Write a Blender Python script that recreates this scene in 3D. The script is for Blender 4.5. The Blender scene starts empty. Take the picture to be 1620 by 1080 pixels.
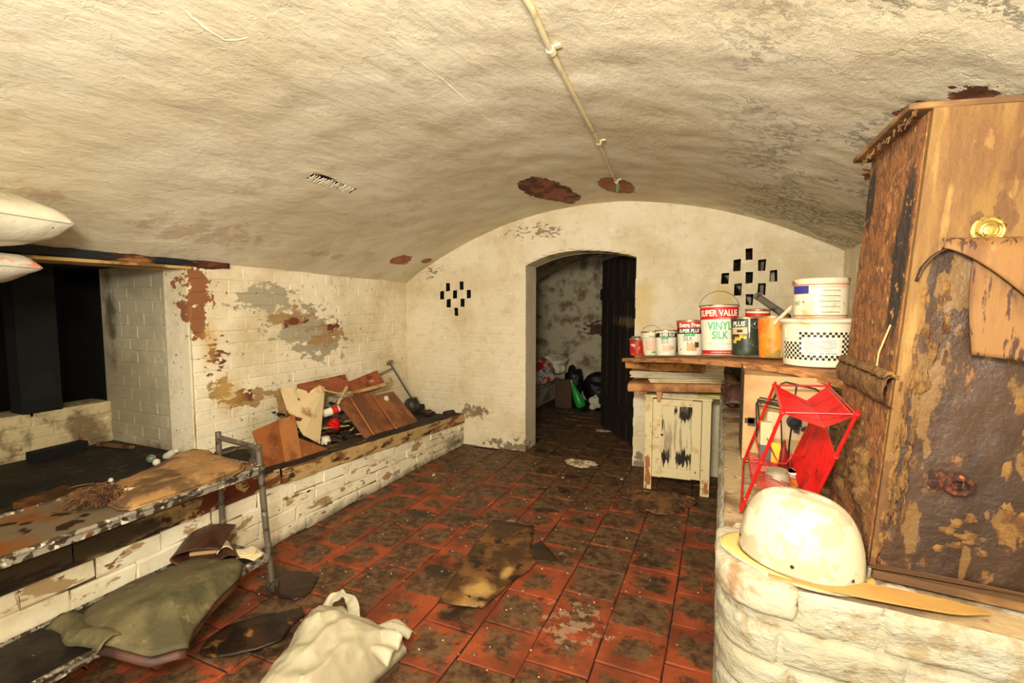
import bpy, bmesh, math, random
from mathutils import Vector, Matrix, noise
from mathutils.geometry import tessellate_polygon
random.seed(7)
PI = math.pi
SC = bpy.context.scene
COL = SC.collection

# ---------------------------------------------------------------- camera, light, exposure
cd = bpy.data.cameras.new('camera'); cam = bpy.data.objects.new('camera', cd); COL.objects.link(cam)
cd.sensor_fit = 'HORIZONTAL'; cd.sensor_width = 36.0; cd.lens = 765.0 / 1620 * 36
cd.clip_start = 0.02
cam.location = (0, 0, 1.25)
cam.rotation_euler = (math.radians(90 - 4.3357), 0, math.radians(23.4003))
SC.camera = cam

w = bpy.data.worlds.new('world'); SC.world = w; w.use_nodes = True
w.node_tree.nodes['Background'].inputs[0].default_value = (1.0, 0.85, 0.62, 1)
w.node_tree.nodes['Background'].inputs[1].default_value = 0.05

def area(name, loc, target, size, power, col):
    l = bpy.data.lights.new(name, 'AREA'); l.shape = 'RECTANGLE'; l.size = size[0]; l.size_y = size[1]
    l.energy = power; l.color = col
    o = bpy.data.objects.new(name, l); COL.objects.link(o); o.location = loc
    o.rotation_euler = (Vector(target) - Vector(loc)).to_track_quat('-Z', 'Y').to_euler()
    return o
area('bounce_flash', (-0.12, -0.20, 1.60), (-0.62, 1.9, 2.35), (0.3, 0.2), 46, (1.0, 0.95, 0.835))  # unseen camera flash aimed up at the vault; no lamp stands there
area('rear_fill', (-0.2, -1.3, 1.2), (-0.7, 2, 1.8), (1.6, 1.3), 30, (1.0, 0.94, 0.81))  # unseen soft fill added behind the camera; the near wall has no doorway

SC.view_settings.view_transform = 'Standard'
SC.view_settings.look = 'None'
SC.view_settings.gamma = 1
SC.view_settings.use_curve_mapping = False
SC.view_settings.exposure = 0.86

# ---------------------------------------------------------------- materials
def srgb(r, g, b):
    f = lambda c: (c / 255 / 12.92) if c / 255 <= 0.04045 else ((c / 255 + 0.055) / 1.055) ** 2.4
    return (f(r), f(g), f(b), 1)

class NT:
    def __init__(s, mat):
        s.t = mat.node_tree; s.n = s.t.nodes; s.l = s.t.links
    def new(s, kind, **kw):
        nd = s.n.new(kind)
        for k, v in kw.items(): setattr(nd, k, v)
        return nd
    def setin(s, sock, v):
        if hasattr(v, 'is_output') or isinstance(v, bpy.types.NodeSocket): s.l.new(v, sock)
        else: sock.default_value = v
    def math(s, op, a, b=0.0, c=None, clamp=False):
        nd = s.new('ShaderNodeMath', operation=op, use_clamp=clamp)
        s.setin(nd.inputs[0], a); s.setin(nd.inputs[1], b)
        if c is not None: s.setin(nd.inputs[2], c)
        return nd.outputs[0]
    def ramp(s, v, lo, hi):
        nd = s.new('ShaderNodeMapRange'); nd.interpolation_type = 'SMOOTHSTEP'
        s.setin(nd.inputs[0], v); nd.inputs[1].default_value = lo; nd.inputs[2].default_value = hi
        return nd.outputs[0]
    def vec(s, op, a, b=None):
        nd = s.new('ShaderNodeVectorMath', operation=op); s.setin(nd.inputs[0], a)
        if b is not None: s.setin(nd.inputs[1], b)
        return nd
    def noise(s, co, scale, detail=4, rough=0.55, st=None, off=0, dist=0.0):
        if st or off:
            m = s.new('ShaderNodeMapping'); s.setin(m.inputs[0], co)
            m.inputs['Scale'].default_value = st or (1, 1, 1); m.inputs['Location'].default_value = (off, off * .7, off * 1.3)
            co = m.outputs[0]
        nd = s.new('ShaderNodeTexNoise'); s.setin(nd.inputs['Vector'], co)
        nd.inputs['Scale'].default_value = scale; nd.inputs['Detail'].default_value = detail
        nd.inputs['Roughness'].default_value = rough; nd.inputs['Distortion'].default_value = dist
        return nd.outputs[0]
    def mix(s, f, a, b):
        nd = s.new('ShaderNodeMix', data_type='RGBA'); s.setin(nd.inputs[0], f)
        s.setin(nd.inputs[6], a); s.setin(nd.inputs[7], b); return nd.outputs[2]
    def blob(s, co, blobs):
        out = None
        for c, r in blobs:
            if not hasattr(r, '__len__'): r = (r, r, r)
            d = s.vec('SUBTRACT', co, Vector(c)).outputs[0]
            d = s.vec('DIVIDE', d, Vector(r)).outputs[0]
            v = s.math('SUBTRACT', 1.0, s.vec('LENGTH', d).outputs['Value'])
            out = v if out is None else s.math('MAXIMUM', out, v)
        return out

_mc = {}
def M(name, col, rough=0.8, layers=(), bump=None, metal=0.0, coord='world', spec=0.4, vary=0.0, rvar=0.0, trans=0.0):
    """col = base colour; layers = dicts(c, s, lo, hi, d, st, off, blobs, amp); bump = list of (scale, strength, dist, stretch)"""
    m = bpy.data.materials.new(name); m.use_nodes = True; t = NT(m)
    b = t.n['Principled BSDF']
    co = t.new('ShaderNodeNewGeometry').outputs['Position'] if coord == 'world' else t.new('ShaderNodeTexCoord').outputs['Object']
    c = col
    if vary:
        f = t.ramp(t.noise(co, 3.1, 3), 0.3, 0.7)
        dk = tuple(x * (1 - vary) for x in col[:3]) + (1,)
        c = t.mix(f, dk, col)
    for L in layers:
        st = L.get('st'); n = t.noise(co, L.get('s', 8), L.get('d', 5), L.get('r', 0.6), st, L.get('off', 0), L.get('dist', 0))
        if L.get('blobs'):
            bl = t.blob(co, L['blobs'])
            bl = t.math('MAXIMUM', bl, -1.0)
            n = t.math('ADD', bl, t.math('MULTIPLY', t.math('SUBTRACT', n, 0.5), L.get('amp', 2.0)))
        f = t.ramp(n, L.get('lo', .5), L.get('hi', .6))
        if L.get('k', 1) != 1: f = t.math('MULTIPLY', f, L['k'])
        c = t.mix(f, c, L['c'])
    t.setin(b.inputs['Base Color'], c)
    b.inputs['Metallic'].default_value = metal
    b.inputs['Specular IOR Level'].default_value = spec
    if rvar:
        r = t.math('ADD', rough - rvar, t.math('MULTIPLY', t.ramp(t.noise(co, 9, 5), .35, .65), 2 * rvar))
        t.setin(b.inputs['Roughness'], r)
    else: b.inputs['Roughness'].default_value = rough
    if trans: b.inputs['Transmission Weight'].default_value = trans
    if bump:
        prev = None
        for q in bump:
            bn = t.new('ShaderNodeBump'); bn.inputs['Strength'].default_value = q[1]
            bn.inputs['Distance'].default_value = q[2] if len(q) > 2 else 0.01
            h = t.noise(co, q[0], 6, 0.6, q[3] if len(q) > 3 else None, 3)
            t.setin(bn.inputs['Height'], h)
            if prev is not None: t.setin(bn.inputs['Normal'], prev)
            prev = bn.outputs[0]
        t.setin(b.inputs['Normal'], prev)
    return m

C_white = srgb(235, 222, 192)
C_brick = srgb(150, 84, 58)
dark = srgb(22, 16, 12)

def whitewash(name, extra=(), base=C_white, dirt=True, bs=1.0):
    L = []
    if dirt:
        L.append(dict(c=srgb(205, 186, 142), s=1.6, lo=.40, hi=.75, d=4))
        L.append(dict(c=srgb(188, 164, 118), s=14, lo=.50, hi=.72, d=8, r=.7, off=14, k=.42)); L.append(dict(c=srgb(112, 92, 62), s=34, lo=.70, hi=.75, d=6, off=4)); L.append(dict(c=srgb(246, 238, 214), s=30, lo=.60, hi=.70, d=6, off=24, k=.6))
    L += list(extra)
    return M(name, base, .82, L, bump=[(7, .35 * bs, .02), (34, .35 * bs, .006), (140, .35 * bs, .002)], spec=.25)

m_back = whitewash('whitewashed_brick_back', [
    dict(c=srgb(214, 186, 110), s=5, lo=.1, hi=.7, blobs=[((-.55, 3.76, 1.25), (.16, .3, .35)), ((.0, 3.76, 1.2), (.1, .3, .3))], amp=1.2, k=.6),
    dict(c=srgb(96, 74, 48), s=22, lo=.55, hi=.8, off=9, blobs=[((-2.0, 3.76, .30), (.3, .3, .14)), ((-1.55, 3.76, .02), (.7, .3, .16)), ((-.5, 3.76, .02), (.5, .3, .2))], amp=1.8, k=.8),
    dict(c=srgb(96, 76, 52), s=40, lo=.86, hi=.95, off=2, st=(.6, 1, 1.4), blobs=[((-1.4, 3.76, 1.85), (.8, .3, .2)), ((-2.4, 3.76, 1.55), (.3, .3, .2))], amp=2.0, k=.7)])
m_left = whitewash('flaking_whitewash_left', base=srgb(246, 234, 204), extra=[
    dict(c=srgb(176, 166, 138), s=11, lo=.42, hi=.52, off=1, st=(1, .8, 1.6), blobs=[((-2.7, 2.25, 1.28), (.3, .42, .14)), ((-2.7, 2.55, 1.08), (.3, .45, .22)), ((-2.7, 2.72, .95), (.3, .35, .14))], amp=2.6),
    dict(c=srgb(172, 142, 96), s=14, lo=.52, hi=.62, off=6, st=(1, .8, 1.4), blobs=[((-2.7, 2.42, 1.16), (.3, .34, .12)), ((-2.7, 2.75, 1.02), (.3, .35, .16)), ((-2.7, 1.9, .75), (.3, .13, .12)), ((-2.7, 2.15, .66), (.3, .28, .10))], amp=2.4),
    dict(c=srgb(116, 66, 48), s=24, lo=.70, hi=.78, off=3, st=(1, .7, 1.6), blobs=[((-2.7, 2.45, 1.13), (.3, .25, .08)), ((-2.7, 2.8, 1.08), (.3, .2, .1)), ((-2.7, 2.05, .68), (.3, .33, .12)), ((-2.7, 1.9, .95), (.3, .15, .25))], amp=2.4),
    dict(c=srgb(146, 96, 64), s=15, lo=.35, hi=.42, off=5, blobs=[((-2.7, 1.80, 1.32), (.16, .14, .2)), ((-2.7, 1.79, 1.16), (.1, .07, .2))], amp=2.2),
    dict(c=srgb(206, 164, 84), s=5, lo=.4, hi=.9, off=2, blobs=[((-2.7, 1.95, .7), (.3, .25, .3)), ((-2.7, 1.85, 1.05), (.3, .12, .3))], amp=1.0, k=.6),
    dict(c=srgb(120, 92, 60), s=34, lo=.64, hi=.70, off=8)])
m_reveal = whitewash('grey_limewash_reveal', [
    dict(c=srgb(170, 158, 130), s=2.2, lo=.35, hi=.6, off=3),
    dict(c=srgb(146, 96, 64), s=15, lo=.3, hi=.38, off=5, blobs=[((-2.74, 1.75, 1.33), (.13, .16, .16)), ((-2.8, 1.75, 1.1), (.035, .16, .25))], amp=2.2),
    dict(c=srgb(70, 58, 40), s=9, lo=.5, hi=1.0, off=6, blobs=[((-3.45, 1.75, 1.2), (.16, .3, .9)), ((-3.1, 1.75, .38), (.6, .3, .14)), ((-2.85, 1.75, 1.43), (.14, .3, .1))], amp=1.0, k=.8)], base=srgb(196, 186, 158))
m_low = whitewash('stained_limewash_low', [
    dict(c=srgb(96, 78, 48), s=7, lo=.42, hi=.62, off=3, k=.8),
    dict(c=srgb(150, 62, 32), s=8, lo=.66, hi=.70, off=5)], base=srgb(206, 190, 150))
m_kerb = whitewash('flaking_whitewash_kerb', base=srgb(248, 238, 208), extra=[
    dict(c=srgb(170, 140, 98), s=9, lo=.56, hi=.62, off=14, st=(1, .6, 1.5)),
    dict(c=srgb(132, 92, 62), s=13, lo=.62, hi=.67, off=4, st=(1, .6, 1.7)),
    dict(c=srgb(58, 38, 26), s=18, lo=.66, hi=.71, off=7, st=(1, .5, 1.5)),
    dict(c=srgb(70, 56, 36), s=12, lo=.1, hi=.9, off=2, blobs=[((-2.1, 2.6, -.02), (.3, 3.5, .1)), ((-2.1, 3.6, .05), (.3, .35, .15))], amp=1.2, k=.75)])
m_parapet = M('thick_whitewash_parapet', srgb(170, 166, 148), .8, [
    dict(c=srgb(158, 148, 120), s=4, lo=.4, hi=.8), dict(c=srgb(146, 132, 102), s=22, lo=.5, hi=.66, off=12), dict(c=srgb(110, 90, 62), s=36, lo=.70, hi=.75, off=3)],
    bump=[(9, .8, .02, (1, 1, 2.2)), (40, .8, .008, (1, 1, 1.8)), (150, .5, .002)], spec=.25)
m_partop = M('worn_mortar_top', srgb(176, 152, 112), .85, [
    dict(c=srgb(112, 84, 58), s=7, lo=.42, hi=.62), dict(c=srgb(150, 78, 50), s=13, lo=.62, hi=.68, off=5),
    dict(c=srgb(214, 200, 168), s=9, lo=.56, hi=.64, off=8)], bump=[(30, .6, .008)])
m_mortar = M('grimy_joint_mortar', srgb(46, 32, 24), .9, [dict(c=srgb(24, 18, 14), s=9, lo=.4, hi=.6)], bump=[(50, .5, .006)])
m_joint = M('whitewashed_joint', srgb(206, 188, 146), .88, [dict(c=srgb(150, 126, 90), s=9, lo=.45, hi=.7), dict(c=srgb(84, 62, 42), s=22, lo=.64, hi=.70, off=3)], bump=[(40, .5, .006)])
m_kjoint = M('open_kerb_joint', srgb(120, 96, 66), .9, [dict(c=srgb(52, 36, 26), s=9, lo=.40, hi=.6)], bump=[(40, .6, .006)])
m_dark = M('shade_and_dark_timber', srgb(14, 12, 10), .9, [dict(c=srgb(26, 22, 17), s=6, lo=.5, hi=.7)], bump=[(20, .4, .01)])  # near-black colour carries the shade of void, grille and vents; also dark timber
m_ledge = M('damp_dark_rubble_bed', srgb(48, 36, 26), .75, [dict(c=srgb(26, 20, 16), s=8, lo=.45, hi=.6), dict(c=srgb(96, 70, 44), s=22, lo=.62, hi=.68, off=3)], bump=[(30, .9, .01)])
m_rot = M('rotten_painted_timber', srgb(190, 158, 104), .8, [
    dict(c=srgb(120, 76, 42), s=14, lo=.50, hi=.58, st=(1, .35, 1.6)),
    dict(c=srgb(46, 26, 16), s=17, lo=.58, hi=.64, off=4, st=(1, .35, 1.5)),
    dict(c=srgb(104, 48, 26), s=16, lo=.35, hi=.5, off=3, blobs=[((-2.1, 1.5, .34), (.3, .35, .12))], amp=2.6),
    dict(c=srgb(30, 22, 14), s=6, lo=.1, hi=.5, off=3, blobs=[((-2.1, .8, .36), (.3, .8, .10))], amp=1.2, k=.9)], bump=[(26, .7, .006, (1, .3, 1))])
m_rottop = M('black_rotten_timber_top', srgb(60, 42, 28), .85, [dict(c=srgb(28, 20, 14), s=9, lo=.4, hi=.6, st=(1, .3, 1)), dict(c=srgb(122, 86, 50), s=16, lo=.6, hi=.66, off=3, st=(1, .3, 1))], bump=[(30, .8, .008, (1, .3, 1))])
m_lintel = M('rotten_lintel_timber', srgb(150, 96, 44), .7, [
    dict(c=srgb(22, 24, 28), s=7, lo=.40, hi=.48, st=(1, .35, 1)), dict(c=srgb(188, 150, 92), s=10, lo=.60, hi=.66, off=5, st=(1, .3, 1)),
    dict(c=srgb(92, 40, 20), s=9, lo=.56, hi=.62, off=8, st=(1, .3, 1))], bump=[(24, .8, .008, (1, .3, 1))])
m_ply = M('dirty_cream_soffit_strip', srgb(196, 160, 96), .8, [dict(c=srgb(110, 78, 40), s=9, lo=.5, hi=.6, st=(1, .4, 1))], bump=[(40, .4, .004)])

def tile_material(far=False):
    m = bpy.data.materials.new('red_quarry_tile'); m.use_nodes = True; t = NT(m); b = t.n['Principled BSDF']
    pos = t.new('ShaderNodeNewGeometry').outputs['Position']
    gen = t.new('ShaderNodeTexCoord').outputs['Generated']
    rnd = t.new('ShaderNodeObjectInfo').outputs['Random']
    sx = t.new('ShaderNodeSeparateXYZ'); t.setin(sx.inputs[0], gen)
    ex = t.math('ABSOLUTE', t.math('SUBTRACT', sx.outputs[0], .5)); ey = t.math('ABSOLUTE', t.math('SUBTRACT', sx.outputs[1], .5))
    edge = t.math('MAXIMUM', ex, ey)
    base = t.mix(t.ramp(t.noise(pos, 5, 5), .35, .65), srgb(166, 78, 42), srgb(116, 56, 32))
    n1 = t.math('ADD', t.math('MULTIPLY', t.noise(pos, 9, 10, .74), .72), t.math('MULTIPLY', t.noise(pos, 46, 6, .7, off=21), .28)); n2 = t.noise(pos, 1.3, 4, .6, off=5)
    g = t.math('ADD', n1, t.math('MULTIPLY', t.math('SUBTRACT', n2, .5), .36))
    g = t.math('ADD', g, t.math('MULTIPLY', t.math('SUBTRACT', .40, edge), .66))
    g = t.math('ADD', g, t.math('MULTIPLY', t.math('SUBTRACT', rnd, .5), .18))
    # grime is thicker towards the back of the cellar and along the parapet foot
    sp = t.new('ShaderNodeSeparateXYZ'); t.setin(sp.inputs[0], pos)
    g = t.math('ADD', g, t.math('MULTIPLY', t.ramp(sp.outputs[1], 2.4, 3.8), .17))
    f = t.ramp(g, .45, .55)
    grime = t.mix(t.ramp(t.noise(pos, 26, 6, .65, off=2), .35, .65), srgb(54, 38, 24), srgb(112, 88, 58))
    c = t.mix(t.math('MULTIPLY', f, .92), base, grime)
    wet = t.ramp(t.noise(pos, 3.4, 6, .65, off=9), .56, .64)
    c = t.mix(t.math('MULTIPLY', wet, .8), c, srgb(30, 19, 12))
    sc = t.ramp(t.noise(pos, 55, 4, .6, off=4), .70, .74)
    blm = t.ramp(t.math('ADD', t.blob(pos, [((-.5, 1.75, 0), .32), ((-.1, 1.5, 0), .2), ((-1.1, 2.4, 0), .25)]), t.math('MULTIPLY', t.math('SUBTRACT', t.noise(pos, 22, 6, .7, off=7), .5), 3.4)), .75, .95)
    c = t.mix(t.math('MULTIPLY', blm, .55), c, srgb(186, 160, 128))
    c = t.mix(t.math('MULTIPLY', sc, .5), c, srgb(170, 150, 120))
    t.setin(b.inputs['Base Color'], c)
    r = t.math('SUBTRACT', .62, t.math('MULTIPLY', wet, .25)); t.setin(b.inputs['Roughness'], r)
    b.inputs['Specular IOR Level'].default_value = .38
    bn = t.new('ShaderNodeBump'); bn.inputs['Strength'].default_value = .7; bn.inputs['Distance'].default_value = .006
    t.setin(bn.inputs['Height'], t.noise(pos, 34, 10, .75)); t.setin(b.inputs['Normal'], bn.outputs[0])
    return m
m_tile = tile_material()

def ceiling_material():
    m = bpy.data.materials.new('limewashed_vault_plaster'); m.use_nodes = True; t = NT(m); b = t.n['Principled BSDF']
    pos = t.new('ShaderNodeNewGeometry').outputs['Position']
    c = t.mix(t.ramp(t.noise(pos, 1.5, 5), .35, .7), srgb(224, 214, 188), srgb(208, 194, 162))
    c = t.mix(t.math('MULTIPLY', t.ramp(t.noise(pos, 6, 6, .65, off=3), .52, .72), .6), c, srgb(192, 174, 140))
    sp = t.new('ShaderNodeSeparateXYZ'); t.setin(sp.inputs[0], pos)
    right = t.ramp(sp.outputs[0], -.5, .3)
    # fallen plaster patches showing brick
    def patch(blobs, amp, lo, s, off): 
        n = t.math('ADD', t.blob(pos, blobs), t.math('MULTIPLY', t.math('SUBTRACT', t.noise(pos, s, 5, .6, off=off), .5), amp)); return t.ramp(n, lo, lo + .03)
    p1 = patch([((-1.12, 3.14, 2.02), (.17, .38, .3)), ((-1.06, 3.38, 2.02), (.12, .30, .3))], .8, .16, 9, 2)
    p2 = patch([((-.66, 3.25, 2.02), (.13, .28, .3))], .7, .14, 12, 3)
    p3 = patch([((-2.43, 3.33, 1.61), (.09, .16, .12)), ((-2.38, 3.62, 1.63), (.05, .09, .09))], .9, .25, 14, 4)
    p4 = patch([((.50, 2.15, 1.70), (.08, .14, .1)), ((.50, 1.45, 1.70), (.07, .12, .1)), ((.44, 1.62, 1.73), (.05, .2, .1))], 1.6, .42, 16, 5)
    pp = t.math('MAXIMUM', t.math('MAXIMUM', p1, p2), t.math('MAXIMUM', p3, p4))
    bc = t.mix(t.ramp(t.noise(pos, 13, 5, .6, st=(1, .5, 1), off=8), .42, .58), srgb(150, 88, 60), srgb(84, 50, 34))
    bc = t.mix(t.math('MAXIMUM', p2, p3), bc, t.mix(t.ramp(t.noise(pos, 20, 4), .4, .6), srgb(172, 112, 78), srgb(150, 92, 62)))
    st = t.ramp(t.math('ADD', t.blob(pos, [((-2.45, 1.7, 1.6), (.25, .9, .2)), ((-2.4, 1.0, 1.7), (.12, .25, .15)), ((.45, 2.0, 1.72), (.2, .7, .2)), ((-2.5, 2.5, 1.6), (.1, .5, .1))]), t.math('MULTIPLY', t.math('SUBTRACT', t.noise(pos, 9, 7, .7, off=6), .5), 2.4)), .5, .9)
    c = t.mix(t.math('MULTIPLY', st, .45), c, srgb(160, 122, 80))
    fl = t.ramp(t.noise(pos, 34, 5, .6, off=11), .70, .74)
    c = t.mix(t.math('MULTIPLY', t.math('MULTIPLY', fl, right), .5), c, srgb(150, 112, 72))
    c = t.mix(pp, c, bc)
    t.setin(b.inputs['Base Color'], c); b.inputs['Roughness'].default_value = .8; b.inputs['Specular IOR Level'].default_value = .25
    def bump(h, s, d, prev=None):
        bn = t.new('ShaderNodeBump'); t.setin(bn.inputs['Strength'], s); bn.inputs['Distance'].default_value = d; t.setin(bn.inputs['Height'], h)
        if prev is not None: t.setin(bn.inputs['Normal'], prev)
        return bn.outputs[0]
    n = bump(t.noise(pos, 4, 6, .55, st=(1.6, .8, 1.6)), .5, .03)
    n = bump(t.noise(pos, 42, 8, .7), .40, .005, n)
    n = bump(t.noise(pos, 9, 8, .7, st=(1.3, .7, 1.3), off=31), .45, .012, n)
    v = t.new('ShaderNodeTexVoronoi', feature='SMOOTH_F1'); v.inputs['Scale'].default_value = 26; t.setin(v.inputs['Vector'], t.vec('ADD', pos, t.vec('SCALE', pos).outputs[0]).outputs[0])
    blis = t.ramp(t.noise(pos, 30, 7, .72, off=6), .50, .62)
    rr = t.math('MULTIPLY', right, t.ramp(t.noise(pos, 2.2, 4, .6, off=13), .34, .55))
    n = bump(blis, t.math('ADD', .05, t.math('MULTIPLY', rr, .95)), .012, n)
    edge = t.ramp(t.noise(pos, 3.2, 7, .6, off=17), .505, .512)
    n = bump(edge, .35, .006, n)
    n = bump(t.math('SUBTRACT', 1.0, pp), .8, .02, n)
    t.setin(b.inputs['Normal'], n)
    return m
m_ceil = ceiling_material()

m_grey = M('grey_painted_tube', srgb(104, 94, 80), .55, [dict(c=srgb(72, 52, 38), s=26, lo=.56, hi=.62), dict(c=srgb(150, 142, 124), s=30, lo=.62, hi=.66, off=3)], metal=.3, bump=[(60, .3, .003)])
m_shelf = M('corroded_shelf_edge', srgb(150, 142, 126), .5, [dict(c=srgb(66, 54, 40), s=34, lo=.46, hi=.54), dict(c=srgb(226, 216, 196), s=46, lo=.60, hi=.64, off=3), dict(c=srgb(120, 66, 30), s=9, lo=.62, hi=.67, off=5)], metal=.35, bump=[(60, .5, .003)])
m_shelftop = M('rusty_wet_shelf', srgb(112, 98, 76), .42, [dict(c=srgb(128, 74, 28), s=4, lo=.45, hi=.56, st=(1, .6, 1)), dict(c=srgb(46, 34, 24), s=10, lo=.56, hi=.62, off=3)], bump=[(30, .4, .004)], spec=.5)
m_shelflow = M('grimy_lower_shelf', srgb(54, 44, 34), .6, [dict(c=srgb(24, 19, 15), s=5, lo=.42, hi=.6), dict(c=srgb(140, 122, 94), s=11, lo=.64, hi=.68, off=3), dict(c=srgb(170, 154, 126), s=60, lo=.68, hi=.70, off=7)], bump=[(40, .5, .005)])
m_castor = M('castor_rubber', srgb(48, 46, 44), .6, [dict(c=srgb(130, 124, 112), s=20, lo=.6, hi=.66)])
m_chrome = M('dull_chrome', srgb(186, 190, 184), .28, [dict(c=srgb(116, 108, 92), s=20, lo=.6, hi=.7)], metal=.85)
m_steel = M('galvanised_steel', srgb(150, 146, 134), .4, [dict(c=srgb(92, 82, 66), s=18, lo=.5, hi=.65)], metal=.7)
m_brass = M('tarnished_brass', srgb(168, 142, 76), .38, [dict(c=srgb(112, 84, 36), s=60, lo=.55, hi=.62)], metal=.8, bump=[(120, .6, .003)])
m_rust = M('flaky_rust', srgb(92, 44, 22), .85, [dict(c=srgb(40, 20, 14), s=40, lo=.45, hi=.55), dict(c=srgb(150, 84, 44), s=55, lo=.6, hi=.66, off=3)], bump=[(70, 1, .006)])
m_sack = M('brown_felt_sack', srgb(150, 112, 66), .95, [dict(c=srgb(176, 140, 92), s=22, lo=.5, hi=.7, off=17, d=8), dict(c=srgb(96, 70, 42), s=9, lo=.48, hi=.6, st=(1, .6, 1)), dict(c=srgb(54, 42, 30), s=12, lo=.64, hi=.70, off=3), dict(c=srgb(206, 184, 150), s=30, lo=.70, hi=.73, off=8)], bump=[(18, .5, .008), (90, .4, .003)])
m_tarp = M('olive_mildewed_canvas', srgb(108, 98, 66), .7, [dict(c=srgb(148, 134, 96), s=20, lo=.52, hi=.7, off=15, d=8, r=.7, k=.7), dict(c=srgb(80, 74, 48), s=5, lo=.42, hi=.6), dict(c=srgb(146, 130, 92), s=12, lo=.60, hi=.68, off=3), dict(c=srgb(62, 44, 28), s=8, lo=.66, hi=.72, off=6)], bump=[(8, .8, .02), (30, .5, .006), (110, .4, .002)])
m_leather = M('brown_leather', srgb(84, 48, 32), .5, [dict(c=srgb(52, 30, 22), s=9, lo=.45, hi=.6), dict(c=srgb(120, 92, 70), s=20, lo=.66, hi=.7, off=3)], bump=[(50, .3, .003)])
m_bristle = M('matted_bristle', srgb(122, 84, 52), .95, [dict(c=srgb(70, 44, 28), s=40, lo=.45, hi=.6), dict(c=srgb(168, 132, 92), s=50, lo=.6, hi=.66, off=4)])
m_paper = M('aged_paper', srgb(220, 208, 176), .85, [dict(c=srgb(176, 146, 100), s=10, lo=.5, hi=.7)], bump=[(30, .3, .004)])
m_cream = M('cream_card', srgb(238, 214, 166), .8, [dict(c=srgb(176, 132, 78), s=8, lo=.52, hi=.7), dict(c=srgb(92, 60, 34), s=18, lo=.68, hi=.72, off=4)], bump=[(20, .3, .006)])
m_packet = M('water_stained_brown_paper', srgb(196, 142, 88), .85, [dict(c=srgb(150, 96, 54), s=7, lo=.45, hi=.62), dict(c=srgb(190, 104, 84), s=16, lo=.66, hi=.69, off=3), dict(c=srgb(84, 50, 28), s=11, lo=.66, hi=.72, off=7)], bump=[(14, .5, .01)])
m_packet2 = M('ochre_wrapping', srgb(190, 136, 66), .8, [dict(c=srgb(118, 72, 34), s=9, lo=.45, hi=.6), dict(c=srgb(150, 98, 78), s=18, lo=.62, hi=.68, off=4)], bump=[(14, .6, .012)])
m_board = M('fibreboard_edge', srgb(190, 132, 80), .85, [dict(c=srgb(140, 90, 52), s=14, lo=.45, hi=.62, st=(1, 1, 4)), dict(c=srgb(206, 176, 130), s=11, lo=.62, hi=.68, off=3)], bump=[(60, .4, .003)])
m_woodpale = M('pale_veneer_strip', srgb(186, 146, 82), .65, [dict(c=srgb(156, 112, 56), s=6, lo=.45, hi=.7, st=(.3, 1, 1))], bump=[(40, .2, .002)])
m_plank = M('weathered_plank', srgb(150, 110, 60), .85, [dict(c=srgb(88, 60, 34), s=9, lo=.42, hi=.58, st=(.25, 1, 1)), dict(c=srgb(48, 32, 20), s=18, lo=.62, hi=.68, off=3, st=(.3, 1, 1))], bump=[(30, .7, .006, (.25, 1, 1))])
m_ward = M('mud_streaked_tan_wood', srgb(116, 84, 38), .72, [
    dict(c=srgb(98, 62, 26), s=30, lo=.56, hi=.68, off=19, st=(1.6, 1.6, .5), d=8, r=.7),
    dict(c=srgb(96, 64, 28), s=8, lo=.42, hi=.62, st=(2, 2, .4)),
    dict(c=srgb(134, 102, 52), s=14, lo=.55, hi=.68, off=4, st=(2.5, 2.5, .35)),
    dict(c=srgb(84, 52, 24), s=13, lo=.50, hi=.62, off=7, blobs=[((.12, 0, .72), (.035, .2, .10)), ((.09, 0, .69), (.03, .2, .05)), ((.14, 0, .80), (.02, .2, .06)), ((.01, 0, .1), (.05, .2, .3))], amp=2.2, k=.8),
    dict(c=srgb(120, 84, 42), s=22, lo=.66, hi=.71, off=9, st=(1, 1, .6))], bump=[(26, .6, .006, (2, 2, .5)), (90, .6, .004)], coord='obj')
m_wardp = M('brown_veneer_door', srgb(58, 37, 20), .5, [
    dict(c=srgb(124, 84, 42), s=26, lo=.56, hi=.66, off=21, st=(1.4, 1.4, .7), d=8, r=.7, k=.8),
    dict(c=srgb(46, 28, 16), s=6, lo=.42, hi=.62, st=(2, 2, .6)),
    dict(c=srgb(100, 72, 36), s=15, lo=.50, hi=.60, off=4, st=(1.6, 1.6, .8), blobs=[((.05, 0, .38), (.05, .2, .22)), ((.06, 0, .10), (.03, .2, .12)), ((.19, 0, .13), (.03, .2, .05)), ((.22, 0, .25), (.03, .2, .06)), ((.07, 0, .58), (.05, .2, .10)), ((.15, 0, .05), (.012, .2, .07)), ((.2, 0, .38), (.05, .2, .06))], amp=2.3),
    dict(c=srgb(216, 202, 172), s=70, lo=.745, hi=.76, off=8)], bump=[(16, .6, .010), (60, .6, .004)], coord='obj', spec=.5)
m_wards = M('mud_caked_side_panel', srgb(140, 88, 44), .9, [
    dict(c=srgb(104, 66, 34), s=30, lo=.45, hi=.6),
    dict(c=srgb(48, 34, 22), s=5, lo=.30, hi=.55, off=3, st=(1, 1, .35), blobs=[((0, .06, .62), (.1, .07, .4)), ((0, .33, .8), (.1, .05, .12))], amp=1.2),
    dict(c=srgb(176, 128, 72), s=40, lo=.58, hi=.66, off=6)], bump=[(70, 1, .007), (14, .6, .02)], coord='obj')
m_mud = M('dried_mud', srgb(122, 88, 44), .95, [dict(c=srgb(90, 58, 30), s=26, lo=.45, hi=.6), dict(c=srgb(74, 48, 30), s=12, lo=.58, hi=.66, off=4)], bump=[(60, 1, .01), (18, .7, .02)], coord='obj')
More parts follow.
